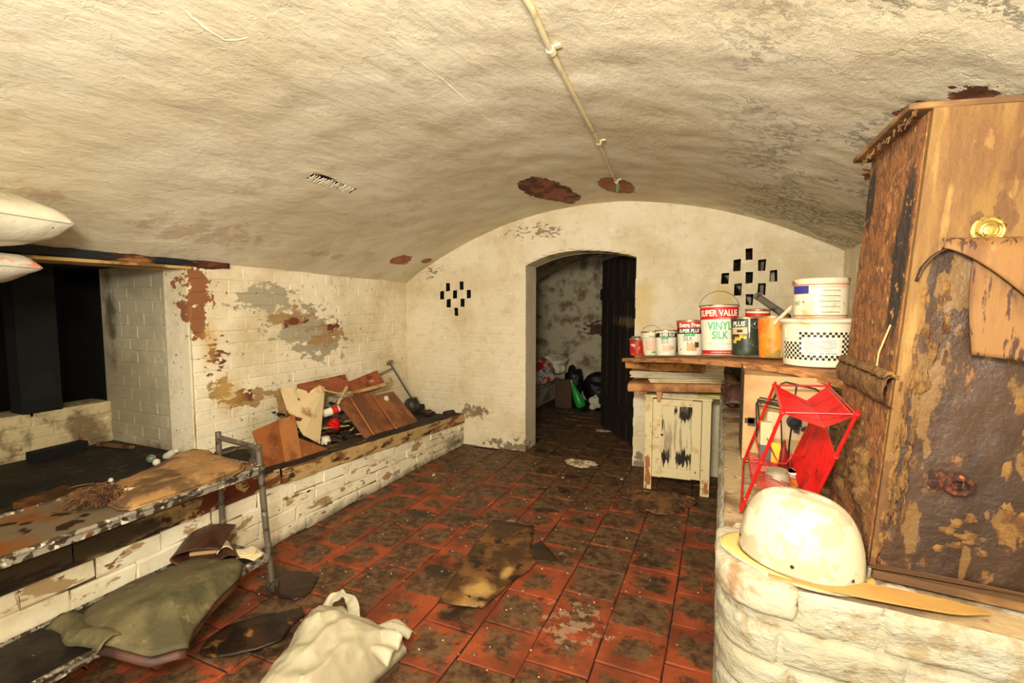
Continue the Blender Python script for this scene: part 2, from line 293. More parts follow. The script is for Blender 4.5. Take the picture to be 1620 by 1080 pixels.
m_veneer = M('peeling_ply_veneer', srgb(120, 84, 42), .75, [dict(c=srgb(98, 64, 32), s=10, lo=.42, hi=.62, st=(2.2, 2.2, .3)), dict(c=srgb(60, 34, 18), s=46, lo=.57, hi=.62, off=4, st=(1.6, 1.6, .28)), dict(c=srgb(138, 102, 54), s=16, lo=.6, hi=.7, off=9)], bump=[(60, .5, .004, (2, 2, .3))], coord='obj')
m_hat = M('ivory_hard_hat_shell', srgb(190, 180, 152), .42, [dict(c=srgb(150, 118, 74), s=20, lo=.60, hi=.80, off=3, st=(1, 1, 2), k=.3), dict(c=srgb(120, 90, 56), s=16, lo=.50, hi=.512, off=13, d=3, k=.35)], bump=[(20, .08, .003)], spec=.5)
m_hatbrim = M('yellowed_hat_brim', srgb(200, 172, 104), .45, [dict(c=srgb(196, 160, 96), s=12, lo=.6, hi=.7)])
m_red = M('red_coated_wire', srgb(196, 20, 18), .35, [dict(c=srgb(140, 12, 14), s=12, lo=.5, hi=.65), dict(c=srgb(214, 150, 130), s=60, lo=.71, hi=.73, off=4)], spec=.5)
m_redshelf = M('dusty_red_wire', srgb(190, 22, 22), .45, [dict(c=srgb(132, 14, 20), s=9, lo=.5, hi=.65), dict(c=srgb(214, 168, 150), s=30, lo=.62, hi=.68, off=4, k=.7)])
m_black = M('black_wire', srgb(34, 32, 30), .5)
m_card = M('brown_cardboard', srgb(190, 152, 104), .85, [dict(c=srgb(162, 122, 78), s=5, lo=.45, hi=.65), dict(c=srgb(120, 84, 50), s=20, lo=.68, hi=.72, off=3)], bump=[(30, .15, .003)])
m_pbag = M('white_polythene_bag', srgb(176, 166, 138), .42, [dict(c=srgb(206, 196, 164), s=5, lo=.52, hi=.7), dict(c=srgb(132, 104, 66), s=6, lo=.68, hi=.78, off=4, k=.6), dict(c=srgb(30, 24, 18), s=44, lo=.745, hi=.76, off=2)], bump=[(12, .35, .012), (40, .25, .004)], spec=.45)
m_wetcard = M('sodden_cardboard', srgb(124, 82, 40), .55, [dict(c=srgb(72, 46, 24), s=6, lo=.42, hi=.56, d=8, r=.7), dict(c=srgb(196, 156, 88), s=5, lo=.35, hi=.8, off=4, blobs=[((-.93, 1.80, 0), (.14, .2, .3)), ((-.88, 1.98, 0), (.07, .16, .3))], amp=1.6, d=8), dict(c=srgb(44, 26, 14), s=15, lo=.58, hi=.62, off=7)], bump=[(24, .5, .006)])
m_wetdark = M('black_sodden_card', srgb(56, 34, 20), .45, [dict(c=srgb(26, 16, 10), s=6, lo=.42, hi=.58), dict(c=srgb(136, 92, 46), s=7, lo=.62, hi=.68, off=4)], bump=[(24, .6, .006)], spec=.5)
m_cab = M('flaking_cream_paint_cabinet', srgb(226, 208, 160), .75, [dict(c=srgb(196, 164, 104), s=9, lo=.52, hi=.7), dict(c=srgb(140, 92, 50), s=26, lo=.66, hi=.70, off=4), dict(c=srgb(168, 104, 58), s=22, lo=.3, hi=.4, off=2, st=(2, 1, .6), blobs=[((-.43, 3.3, .12), (.03, .2, .16)), ((-.06, 3.3, .07), (.03, .2, .08))], amp=2.6)], bump=[(40, .4, .004, (1, 1, .4))])
m_cabp = M('mildewed_panel_paint', srgb(222, 206, 162), .8, [
    dict(c=srgb(40, 30, 22), s=20, lo=.46, hi=.56, off=4, st=(2.2, 1, .28), blobs=[((-.20, 3.3, .56), (.10, .2, .14)), ((-.36, 3.3, .48), (.03, .2, .2)), ((-.2, 3.3, .24), (.1, .2, .1)), ((-.33, 3.3, .25), (.06, .2, .1))], amp=3.0),
    dict(c=srgb(120, 100, 76), s=16, lo=.5, hi=.62, off=8, st=(2.4, 1, .25), k=.6)], bump=[(40, .4, .004, (2, 1, .3))])
m_brown = M('reddish_brown_board', srgb(152, 90, 46), .5, [dict(c=srgb(112, 62, 30), s=5, lo=.45, hi=.62), dict(c=srgb(186, 122, 74), s=22, lo=.64, hi=.69, off=4)], bump=[(24, .25, .004)], spec=.45)
m_brown2 = M('light_brown_batten', srgb(176, 114, 62), .6, [dict(c=srgb(140, 84, 42), s=9, lo=.5, hi=.65)], bump=[(24, .25, .004)])
m_terra = M('scuffed_terracotta_paint', srgb(158, 84, 50), .55, [dict(c=srgb(110, 52, 30), s=10, lo=.55, hi=.65), dict(c=srgb(206, 158, 122), s=20, lo=.62, hi=.67, off=5, st=(1, .5, 2))], bump=[(30, .4, .005)])
m_splint = M('pale_split_wood', srgb(204, 170, 116), .8, [dict(c=srgb(150, 106, 62), s=9, lo=.5, hi=.65)], bump=[(40, .3, .003)])
m_door = M('dark_tarred_door', srgb(40, 30, 22), .7, [dict(c=srgb(24, 18, 14), s=7, lo=.4, hi=.6, st=(2, 2, .3)), dict(c=srgb(116, 92, 62), s=22, lo=.58, hi=.66, off=4, st=(2, 2, .3), blobs=[((-.75, 4.3, 1.1), (.6, .8, .10))], amp=1.8, k=.7)], bump=[(20, .5, .006, (2, 2, .3))])
m_fsack = M('off_white_woven_sack', srgb(214, 208, 184), .6, [dict(c=srgb(184, 172, 138), s=4, lo=.48, hi=.68), dict(c=srgb(110, 84, 52), s=22, lo=.70, hi=.74, off=5)], bump=[(7, .5, .02), (140, .25, .002)])
m_psack = M('printed_woven_sack', srgb(206, 200, 182), .6, [dict(c=srgb(214, 140, 112), s=6, lo=.50, hi=.56, st=(1, 1, 2)), dict(c=srgb(150, 160, 170), s=9, lo=.62, hi=.66, off=5)], bump=[(7, .5, .02), (140, .25, .002)])
m_crumb = M('plaster_crumbs', srgb(206, 190, 160), .9, [dict(c=srgb(140, 112, 80), s=30, lo=.5, hi=.6)])
m_rubble = M('brown_rubble', srgb(122, 84, 48), .9, [dict(c=srgb(64, 42, 26), s=12, lo=.45, hi=.6), dict(c=srgb(186, 150, 104), s=30, lo=.64, hi=.68, off=4)], bump=[(50, .6, .006)])
m_rdark = M('dark_rubbish_chips', srgb(60, 46, 34), .8, [dict(c=srgb(28, 22, 18), s=12, lo=.45, hi=.6), dict(c=srgb(150, 124, 90), s=20, lo=.62, hi=.66, off=4)])
m_conduit = M('cream_painted_conduit', srgb(214, 200, 158), .5, [dict(c=srgb(176, 156, 110), s=12, lo=.5, hi=.65)], bump=[(60, .2, .002)])
m_green = M('green_tape', srgb(120, 170, 128), .6)
def plain(name, r, g, b, rough=.5, dirt=.25, metal=0, dc=(120, 92, 60), s=14):
    return M(name, srgb(r, g, b), rough, [dict(c=srgb(*dc), s=s, lo=.5, hi=.8, k=dirt)], metal=metal)
p_white = plain('tin_white', 232, 224, 200); p_red = plain('tin_red', 196, 34, 28); p_green = plain('print_green', 60, 176, 104, dirt=.1)
p_black = plain('print_black', 30, 28, 28, dirt=.2); p_letter = plain('print_white', 240, 232, 210, dirt=.1); p_dkgreen = M('dark_green_tin', srgb(44, 52, 38), .45, [dict(c=srgb(70, 76, 60), s=20, lo=.55, hi=.65), dict(c=srgb(206, 190, 150), s=46, lo=.70, hi=.72, off=4)])
p_ored = M('splashed_orange_tin', srgb(222, 140, 40), .5, [dict(c=srgb(236, 106, 28), s=11, lo=.48, hi=.56), dict(c=srgb(150, 124, 44), s=12, lo=.55, hi=.62, off=5, blobs=[((.2, 2.2, 1.03), (.1, .1, .08))], amp=1.5), dict(c=srgb(120, 70, 30), s=22, lo=.62, hi=.67, off=8)])
p_redmix = M('red_litter_tin', srgb(176, 34, 24), .45, [dict(c=srgb(220, 120, 40), s=34, lo=.58, hi=.62), dict(c=srgb(40, 60, 40), s=30, lo=.60, hi=.64, off=6), dict(c=srgb(232, 220, 190), s=44, lo=.66, hi=.69, off=9)])
p_blue = plain('print_blue', 44, 52, 132, dirt=.1); p_beige = plain('label_beige', 206, 178, 134); p_tan = plain('print_tan', 196, 158, 112, dirt=.2)
p_pink = plain('print_pinkish', 222, 186, 158, dirt=.2); p_grey = plain('print_grey', 96, 92, 88, dirt=.1); p_yellow = plain('print_yellow', 236, 180, 50, dirt=.1)
p_tub = M('cream_plastic_tub', srgb(228, 216, 184), .45, [dict(c=srgb(196, 168, 118), s=9, lo=.55, hi=.7), dict(c=srgb(150, 100, 62), s=24, lo=.68, hi=.71, off=5)])
p_lid = M('rusty_splashed_lid', srgb(216, 196, 160), .55, [dict(c=srgb(160, 98, 62), s=18, lo=.50, hi=.6), dict(c=srgb(236, 222, 190), s=22, lo=.6, hi=.66, off=5)])
p_tinlid = M('tin_lid', srgb(180, 160, 120), .35, [dict(c=srgb(130, 80, 44), s=24, lo=.5, hi=.6)], metal=.6)
p_bottleg = plain('green_plastic', 34, 150, 52, .3, .1)
p_litter = M('crumpled_litter', srgb(180, 174, 160), .5, [dict(c=srgb(190, 40, 30), s=7, lo=.50, hi=.53), dict(c=srgb(40, 52, 90), s=8, lo=.60, hi=.63, off=4)], bump=[(14, .6, .02)])
p_bin = M('black_bin_bag', srgb(22, 20, 20), .35, bump=[(12, .7, .03)])
p_dbrown = plain('dark_brown_carton', 74, 52, 34, .8)
p_glass = M('greenish_glass_jar', srgb(150, 170, 140), .15, trans=.6)
p_maroon = plain('maroon_plastic', 120, 26, 22, .3, .1)
p_orange = plain('orange_packet', 232, 150, 40, .5, .2)
p_greyjar = plain('grey_glazed_jar', 158, 146, 120, .5, .3)
p_photo = M('printed_box_picture', srgb(214, 184, 138), .5, [dict(c=srgb(70, 50, 40), s=13, lo=.56, hi=.60), dict(c=srgb(180, 90, 60), s=11, lo=.60, hi=.64, off=5), dict(c=srgb(232, 206, 120), s=9, lo=.58, hi=.62, off=9)])

# ---------------------------------------------------------------- geometry helpers
ORG = {}
def V(*a): return Vector(a)
class G:
    def __init__(s): s.v = []; s.f = []; s.m = []; s.mi = 0
    def add(s, vs, fs, mi=None):
        o = len(s.v); s.v += [Vector(q) for q in vs]
        for f in fs: s.f.append([o + i for i in f]); s.m.append(s.mi if mi is None else mi)
        return s
    def box(s, c, d, rot=None, jit=0, taper=1.0, mi=None):
        vs = []
        for z in (-1, 1):
            k = taper if z > 0 else 1
            for x, y in ((-1, -1), (1, -1), (1, 1), (-1, 1)):
                p = V(x * d[0] / 2 * k, y * d[1] / 2 * k, z * d[2] / 2) + V(*[random.uniform(-jit, jit) for _ in range(3)])
                if rot is not None: p = rot @ p
                vs.append(p + Vector(c))
        return s.add(vs, [(3, 2, 1, 0), (4, 5, 6, 7), (0, 1, 5, 4), (1, 2, 6, 5), (2, 3, 7, 6), (3, 0, 4, 7)], mi)
    def tube(s, pts, r, n=8, closed=False, mi=None):
        pts = [Vector(p) for p in pts]; N = len(pts); rings = []
        rr = r if hasattr(r, '__len__') else [r] * N
        up = None
        for i, p in enumerate(pts):
            if closed: d = pts[(i + 1) % N] - pts[i - 1]
            else: d = pts[min(i + 1, N - 1)] - pts[max(i - 1, 0)]
            d.normalize()
            if up is None: up = V(0, 0, 1) if abs(d.z) < .9 else V(1, 0, 0)
            a = d.cross(up)
            if a.length < 1e-4: a = d.orthogonal()
            a.normalize(); b = a.cross(d); up = b
            rings.append([p + (a * math.cos(2 * PI * k / n) + b * math.sin(2 * PI * k / n)) * rr[i] for k in range(n)])
        o = [q for R in rings for q in R]; fs = []
        for i in range(N if closed else N - 1):
            j = (i + 1) % N
            for k in range(n): fs.append((i * n + k, i * n + (k + 1) % n, j * n + (k + 1) % n, j * n + k))
        if not closed: fs += [tuple(range(n))[::-1], tuple((N - 1) * n + k for k in range(n))]
        return s.add(o, fs, mi)
    def lathe(s, prof, n=40, c=(0, 0, 0), rot=None, cap=True, sq=(1, 1), mi=None, fn=None, a0=0, a1=2 * PI):
        full = abs(a1 - a0 - 2 * PI) < 1e-6; cols = n if full else n + 1
        vs = []; fs = []
        for r, z in prof:
            for k in range(cols):
                a = a0 + (a1 - a0) * k / n
                p = V(r * math.cos(a) * sq[0], r * math.sin(a) * sq[1], z)
                if fn: p = fn(p)
                if rot is not None: p = rot @ p
                vs.append(p + Vector(c))
        for i in range(len(prof) - 1):
            for k in range(n):
                k2 = (k + 1) % cols
                fs.append((i * cols + k, i * cols + k2, (i + 1) * cols + k2, (i + 1) * cols + k))
        if cap and full:
            fs.append(tuple(range(n))[::-1]); fs.append(tuple((len(prof) - 1) * n + k for k in range(n)))
        return s.add(vs, fs, mi)
    def grid(s, fn, nu, nv, mi=None, closed_u=False, mfn=None):
        vs = []; cols = nu if closed_u else nu + 1
        for j in range(nv + 1):
            for i in range(cols): vs.append(fn(i / nu, j / nv))
        o = len(s.v); s.v += [Vector(q) for q in vs]
        for j in range(nv):
            for i in range(nu):
                i2 = (i + 1) % cols
                s.f.append([o + j * cols + i, o + j * cols + i2, o + (j + 1) * cols + i2, o + (j + 1) * cols + i])
                s.m.append(mfn(i, j) if mfn else (s.mi if mi is None else mi))
        return s
    def prism(s, pts, n, th, mi=None):
        """planar polygon pts (3D) extruded by th along n"""
        pts = [Vector(p) for p in pts]; n = Vector(n).normalized() * th; N = len(pts)
        tri = tessellate_polygon([pts])
        vs = pts + [p + n for p in pts]; fs = [tuple(t) for t in tri] + [tuple(N + i for i in t[::-1]) for t in tri]
        fs += [(i, (i + 1) % N, N + (i + 1) % N, N + i) for i in range(N)]
        return s.add(vs, fs, mi)
    def build(s, name, mat, parent=None, loc=None, smooth=None, bevel=0, seg=1, solid=0, kind=None, fixn=True):
        me = bpy.data.meshes.new(name)
        off = Vector((0, 0, 0))
        if parent is not None: off = ORG.get(parent.name, Vector((0, 0, 0)))
        elif loc is not None: off = Vector(loc)
        me.from_pydata([tuple(q - off) for q in s.v], [], s.f)
        mats = mat if isinstance(mat, (list, tuple)) else [mat]
        for q in mats: me.materials.append(q)
        if len(mats) > 1: me.polygons.foreach_set('material_index', s.m)
        if fixn or bevel:
            bm = bmesh.new(); bm.from_mesh(me)
            if bevel: bmesh.ops.bevel(bm, geom=bm.edges[:], offset=bevel, segments=seg, affect='EDGES', profile=.6)
            bmesh.ops.recalc_face_normals(bm, faces=bm.faces[:]); bm.to_mesh(me); bm.free()
        if smooth is not None:
            me.shade_smooth(); me.set_sharp_from_angle(angle=math.radians(smooth))
        o = bpy.data.objects.new(name, me); COL.objects.link(o)
        if parent is not None:
            o.parent = parent
            # chain: the child's own origin sits where its parent's does
            ORG[o.name] = off
        else:
            o.location = off; ORG[o.name] = off
        if solid:
            md = o.modifiers.new('thickness', 'SOLIDIFY'); md.thickness = solid; md.offset = -1
        if kind: o['kind'] = kind
        return o

def thing(name, label, cat, loc=(0, 0, 0), rot=None, group=None, local=False):
    o = bpy.data.objects.new(name, None); COL.objects.link(o); o.empty_display_size = .05
    o.location = loc
    if rot is not None: o.rotation_euler = rot
    o['label'] = label; o['category'] = cat
    if group: o['group'] = group
    ORG[o.name] = Vector((0, 0, 0)) if (rot is not None or local) else Vector(loc)
    return o
def tag(o, label, cat, group=None):
    o['label'] = label; o['category'] = cat
    if group: o['group'] = group
    return o
def lab(o, label): o['label'] = label; return o
def st(o): o['kind'] = 'structure'; return o
def nz(p, s=1.0, o=0): return noise.noise(Vector(p) * s + Vector((o, o * .7, o * .3)))
def lerp(a, b, t): return a + (b - a) * t
def L3(a, b, t): return Vector(a).lerp(Vector(b), t)

# --- bricks
def brick_mesh(i, L=.213, H=.066, D=.012, bev=.005, jit=.002, mat=None, pre='brick'):
    """local: x along wall, z up, -y outward; front face at y=0, back at y=D"""
    rnd = random.Random(i * 31 + 5)
    j = lambda k=1: rnd.uniform(-jit, jit) * k
    hx, hz = L / 2, H / 2; vs = []
    for (x, z) in ((-1, -1), (1, -1), (1, 1), (-1, 1)): vs.append((x * hx, D, z * hz))
    for (x, z) in ((-1, -1), (1, -1), (1, 1), (-1, 1)): vs.append((x * hx + j(), bev * .7 + j(.5), z * hz + j()))
    for (x, z) in ((-1, -1), (1, -1), (1, 1), (-1, 1)): vs.append((x * (hx - bev) + j(), j(.5), z * (hz - bev) + j()))
    fs = [(8, 9, 10, 11)]
    for a in range(4):
        b = (a + 1) % 4; fs.append((a, b, 4 + b, 4 + a)); fs.append((4 + a, 4 + b, 8 + b, 8 + a))
    me = bpy.data.meshes.new(pre); me.from_pydata(vs, [], fs); me.materials.append(mat); me.update(); return me
_bm = {}
def bricks(parent, O, U, L, z0, z1, mat, course=.075, blen=.225, seed=1, skip=None, jit=.0015, proud=.004, gap=.009, cap=None, bev=.005, stuff_name='brickwork'):
    """a painted brick face: U = unit vector along the wall, outward normal = U x Z"""
    key = (mat.name, course, blen, gap, bev)
    if key not in _bm: _bm[key] = [brick_mesh(i + seed, blen - gap, course - gap, .012, bev, jit, mat) for i in range(6)]
    U = Vector(U); Nn = U.cross(V(0, 0, 1)); ang = math.atan2(U.y, U.x)
    rnd = random.Random(seed); par = ORG.get(parent.name, Vector((0, 0, 0)))
    items = []
    nrow = int(round((z1 - z0) / course))
    for r in range(nrow):
        zc = z0 + (r + .5) * course; x = -blen * (.5 if r % 2 else 0) + rnd.uniform(-.01, .01)
        while x < L - .02:
            a, b = max(x, 0), min(x + blen, L); x += blen
            if b - a < .04: continue
            segs = skip(a, b, zc, course) if skip else [(a, b)]
            for (p, q) in segs:
                if q - p < .03: continue
                items.append((p, q, zc))
    if cap and len(items) > cap[0]:
        items.sort(key=lambda t: cap[1](t)); rest = items[cap[0]:]; items = items[:cap[0]]
        g = G()
        for (p, q, zc) in rest:
            c = Vector(O) + U * ((p + q) / 2) + Nn * (proud - .006); c.z = zc
            g.box(c, (q - p - gap, .012, course - gap), Matrix.Rotation(ang, 3, 'Z'))
        g.build(stuff_name, mat, parent, kind='stuff')
    for (p, q, zc) in items:
        me = rnd.choice(_bm[key]); o = bpy.data.objects.new('brick', me); COL.objects.link(o); o.parent = parent
        c = Vector(O) + U * ((p + q) / 2) + Nn * (proud + rnd.uniform(-.001, .0012)); c.z = zc
        o.location = c - par; o.rotation_euler = (0, rnd.uniform(-.006, .006), ang + rnd.uniform(-.004, .004)); o.scale = ((q - p) / blen, 1, 1)
    return len(items)

# ---------------------------------------------------------------- the shell
co = [0.00106, 0.00482, -0.16835, -0.3031, 1.90052]
def zc(X, Y):
    z = (((co[0] * X + co[1]) * X + co[2]) * X + co[3]) * X + co[4]
    return z + .018 * (3.76 - Y) * max(0, min(1, (-X - 1.0) / 1.7))
YB = 3.76
# vault
gx0, gx1, gy0, gy1 = -1.898, -1.848, 1.83, 2.14
xs = sorted([-2.73 + i * 3.50 / 140 for i in range(141)] + [gx0, gx1]); ys = sorted([-1.5 + i * (YB + .01 + 1.5) / 190 for i in range(191)] + [gy0, gy1])
g = G(); vs = []
for y in ys:
    for x in xs:
        a = min(1, max(0, (x + .6) / .9))
        edge = min(1, max(0, (YB - y) / .06)); el = min(1, max(0, (x + 2.73) / .1))
        d = (.010 * nz((x, y * .7, 0), 2.1) + .006 * nz((x, y, 3), 6) + (.005 * nz((x, y, 1), 14) + .003 * nz((x, y, 2), 33)) * a) * (.3 + .7 * edge) * el
        vs.append((x, y, zc(x, y) + d))
fs = []; nx = len(xs)
for j in range(len(ys) - 1):
    for i in range(nx - 1):
        mx, my = (xs[i] + xs[i + 1]) / 2, (ys[j] + ys[j + 1]) / 2
        if gx0 < mx < gx1 and gy0 < my < gy1: continue
        fs.append((j * nx + i, j * nx + i + 1, (j + 1) * nx + i + 1, (j + 1) * nx + i))
g.add(vs, fs)
ceil = st(g.build('ceiling', m_ceil, smooth=60, loc=(-.9, 1.1, 2.0), fixn=False))
# ceiling air grille: dark recess with broken plaster bars
def ring_box(g, x0, x1, y0, y1, z0, z1):
    g.box(((x0 + x1) / 2, (y0 + y1) / 2, z1), (x1 - x0 + .02, y1 - y0 + .02, .01))
    for (cx, cy, dx, dy) in ((x0 - .005, (y0 + y1) / 2, .01, y1 - y0 + .02), (x1 + .005, (y0 + y1) / 2, .01, y1 - y0 + .02), ((x0 + x1) / 2, y0 - .005, x1 - x0, .01), ((x0 + x1) / 2, y1 + .005, x1 - x0, .01)):
        g.box((cx, cy, (z0 + z1) / 2), (dx, dy, z1 - z0))
gr = thing('air_grille', 'narrow slotted air grille with ragged black slots in the left slope of the vaulted ceiling', 'vent', (-1.873, 1.985, 1.9))
g = G(); ring_box(g, gx0, gx1, gy0, gy1, zc(gx1, 2) + .006, 1.96); g.build('recess', m_dark, gr)
k = 0
y = gy0 + .012
while y < gy1 - .006:
    g = G(); zz = zc((gx0 + gx1) / 2, y) - .001; sl = math.atan((zc(gx1, y) - zc(gx0, y)) / (gx1 - gx0))
    R = Matrix.Rotation(-sl, 3, 'Y') @ Matrix.Rotation(random.uniform(-.25, .25), 3, 'Z')
    g.box((random.uniform(gx0 + .022, gx1 - .022), y, zz - .002), (.056, random.uniform(.0025, .0065), .006), R, jit=.0015); g.build('bar', m_ceil, gr)
    y += random.uniform(.014, .021)
g = G(); zz = zc(-1.873, 2)
g.box((-1.873, 1.985, zz - .001), (.005, .31, .005), Matrix.Rotation(.0, 3, 'X'), jit=.001); g.build('cross_bar', m_ceil, gr)

# back wall: polygon with arched doorway and brick-shaped vent holes
door_arch = [(-1.505, 1.575), (-1.44, 1.603), (-1.36, 1.634), (-1.27, 1.658), (-1.17, 1.674), (-1.055, 1.680), (-.94, 1.676), (-.83, 1.664), (-.71, 1.643), (-.602, 1.612)]
YR = 4.01
ventL = [(-2.312, 1.335), (-2.249, 1.408), (-2.112, 1.417), (-2.178, 1.340), (-2.040, 1.344), (-2.244, 1.261), (-2.104, 1.267), (-2.167, 1.188)]
ventR = [(.162, 1.599), (.089, 1.524), (.243, 1.519), (.015, 1.433), (.168, 1.438), (.319, 1.444), (.099, 1.356), (.249, 1.359), (.173, 1.285)]
holes = []
for (x, z) in ventL: holes.append((x - .020, x + .020, z - .036, z + .036))
for (x, z) in ventR: holes.append((x - .023, x + .023, z - .039, z + .039))
g = G()
outer = [(-2.75, -.02), (-1.505, -.02)] + door_arch + [(-.602, -.02), (.77, -.02), (.77, 2.2), (-2.75, 2.2)]
rnd = random.Random(3)
hl = [[(a + rnd.uniform(-.004, .004), c + rnd.uniform(-.004, .004)), (b, c + rnd.uniform(-.004, .004)), (b + rnd.uniform(-.004, .004), d + rnd.uniform(-.003, .008)), (a, d)] for a, b, c, d in holes]
loops = [outer] + hl
for y, flip in ((YB, 0), (YR, 1)):
    tri = tessellate_polygon([[V(x, z, 0) for x, z in lp] for lp in loops])
    flat = [q for lp in loops for q in lp]
    g.add([(x, y, z) for x, z in flat], [tuple(t) for t in tri])
for lp in loops:
    n = len(lp)
    for i in range(n):
        a, b = lp[i], lp[(i + 1) % n]
        g.add([(a[0], YB, a[1]), (b[0], YB, b[1]), (b[0], YR, b[1]), (a[0], YR, a[1])], [(0, 1, 2, 3)], mi=1 if lp is not outer else 0)
wb = st(g.build('wall_back', [m_back, m_dark], loc=(-.9, YB, 0)))
def arch_z(x):
    for (a, b) in zip(door_arch, door_arch[1:]):
        if a[0] <= x <= b[0]: return lerp(a[1], b[1], (x - a[0]) / (b[0] - a[0]))
    return 0
def skip_back(a, b, z, c):
    X0 = -2.72; segs = [(a + X0, b + X0)]
    if min(z + .03, 99) > max(zc(a + X0, YB), zc(b + X0, YB)) + .03: return []
    def cut(segs, x0, x1):
        out = []
        for p, q in segs:
            if q <= x0 or p >= x1: out.append((p, q))
            else:
                if p < x0: out.append((p, x0))
                if q > x1: out.append((x1, q))
        return out
    if z - c / 2 < 1.70:
        if z + c / 2 < 1.58: segs = cut(segs, -1.500, -.607)
        else: segs = cut(segs, -1.515, -.59)
    for (p, q, zz0, zz1) in holes:
        if z + c / 2 > zz0 - .004 and z - c / 2 < zz1 + .004: segs = cut(segs, p - .006, q + .006)
    return [(p - X0, q - X0) for p, q in segs]
bricks(wb, (-2.72, YB, 0), (1, 0, 0), 3.44, 0.0, 2.06, m_back, seed=11, skip=skip_back, course=.0763, proud=.0018, gap=.005, bev=.004, jit=.0022, cap=(300, lambda t: (0 if t[0] < 2.2 or t[2] > 1.0 else 1, -t[2])))
# arch head: a soldier course over the doorway
for i in range(12):
    t0, t1 = i / 12, (i + 1) / 12
    x0, x1 = lerp(-1.505, -.602, t0) + .003, lerp(-1.505, -.602, t1) - .003
    g = G(); z0, z1 = arch_z(x0), arch_z(x1); c = V(-1.05, 0, .95)
    def outp(x, z): 
        d = (V(x, 0, z) - c).normalized() * .018; return V(x, 0, z) + d
    a, b = outp(x0, z0), outp(x1, z1)
    g.prism([(x0, YB - .002, z0), (x1, YB - .002, z1), (b.x, YB - .002, b.z), (a.x, YB - .002, a.z)], (0, 1, 0), .25 if i % 3 else .246)
    g.build('arch_brick', m_back, wb, bevel=.0015)
lp = lambda: None

# left wall (X=-2.7) from the recess pier to the back wall, and the recess itself
WL = -2.7
g = G(); g.box((WL - .1, (1.75 + YB) / 2, .85), (.2 - .004, YB - 1.75 + .02, 1.75)); 
wl = st(g.build('wall_left', m_joint if False else m_left, loc=(WL, 2.7, 0)))
bricks(wl, (WL, 1.752, 0), (0, 1, 0), 2.0, .26, 1.545, m_left, course=.0755, seed=21, proud=.0022, gap=.005, bev=.0045, jit=.003)
g = G(); g.box(((-2.704 - 3.54) / 2, 1.75 + .1, .85), (.836, .196, 1.75))
wr = st(g.build('wall_recess_side', m_reveal, loc=(-3.1, 1.75, 0)))
bricks(wr, (-3.50, 1.752, 0), (1, 0, 0), .60, .30, 1.47, m_reveal, course=.075, blen=.16, seed=31, proud=.002, gap=.005, jit=.0028)
# plastered arris on the pier corner
g = G()
g.grid(lambda u, v: (lerp(-2.90, -2.694, u), 1.7485 - .002 * math.sin(u * 3) + .002 * nz((u * 3, v * 9, 0), 2), lerp(.36, 1.16, v)), 10, 20)
st(g.build('trim_1', M('smooth_plaster_arris', srgb(206, 192, 156), .8, [dict(c=srgb(150, 134, 100), s=6, lo=.5, hi=.7)], bump=[(14, .3, .006)]), loc=(-2.8, 1.745, .36), solid=.004, smooth=60))
g = G(); g.box((-3.6, .55, .50), (.2, 2.40, .30))
wlow = st(g.build('wall_recess_low', m_low, loc=(-3.5, 1, .35)))
bricks(wlow, (-3.5, -.1, 0), (0, 1, 0), 1.85, .35, .65, m_low, seed=41, proud=.004)
g = G(); g.box((-3.1, .15, .20), (1.1, 3.3, .40)); st(g.build('floor_recess', M('filthy_recess_floor', srgb(44, 36, 27), .7, [dict(c=srgb(24, 20, 16), s=5, lo=.4, hi=.6), dict(c=srgb(92, 76, 52), s=17, lo=.60, hi=.66, off=3, st=(1.5, .6, 1)), dict(c=srgb(180, 160, 130), s=60, lo=.72, hi=.74, off=6)], bump=[(24, .7, .008)]), loc=(-3.1, .5, .38)))
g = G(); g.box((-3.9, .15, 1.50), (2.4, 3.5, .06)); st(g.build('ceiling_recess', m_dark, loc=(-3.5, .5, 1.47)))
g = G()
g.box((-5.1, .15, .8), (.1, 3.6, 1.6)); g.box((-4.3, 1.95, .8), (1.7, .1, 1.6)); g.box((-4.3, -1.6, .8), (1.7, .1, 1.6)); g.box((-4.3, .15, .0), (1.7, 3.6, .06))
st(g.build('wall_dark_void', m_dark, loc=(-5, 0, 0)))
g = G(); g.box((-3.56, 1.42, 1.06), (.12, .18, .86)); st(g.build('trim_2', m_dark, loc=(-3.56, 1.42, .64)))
g = G(); g.box((WL - .1, -1.1, .85), (.2, .9, 1.75)); st(g.build('wall_left_near', m_left, loc=(WL, -1, 0)))
# lintel
lt = thing('lintel_beam', 'rotten charred timber lintel over the black recess, under the ceiling at the left', 'beam', (-2.7, 1.1, 1.45))
g = G()
g.grid(lambda u, v: (-2.672 + .006 * nz((u * 30, v * 3, 0), 1), lerp(-.65, 1.98, u), lerp(1.462, lerp(1.520, 1.492, u), v) + .004 * nz((u * 40, v, 5), 1)), 80, 4)
g.build('face_board', m_lintel, lt, solid=.05, smooth=50)
g = G(); g.box((-2.79, .56, 1.452), (.22, 2.4, .016), None); g.build('soffit_board', m_ply, lt, bevel=.002)

# right and near walls
g = G(); g.box((.82, 1.13, .9), (.2, 5.3, 1.9)); wr_ = st(g.build('wall_right', m_back, loc=(.72, 1.1, 0)))
bricks(wr_, (.72, 3.76, 0), (0, -1, 0), 1.9, .75, 1.59, m_back, seed=51, course=.0763, proud=.0018, gap=.005, bev=.004)
g = G(); g.box((-1.5, -1.56, 1.05), (4.7, .1, 2.4)); st(g.build('wall_near', m_back, loc=(-1, -1.5, 0)))

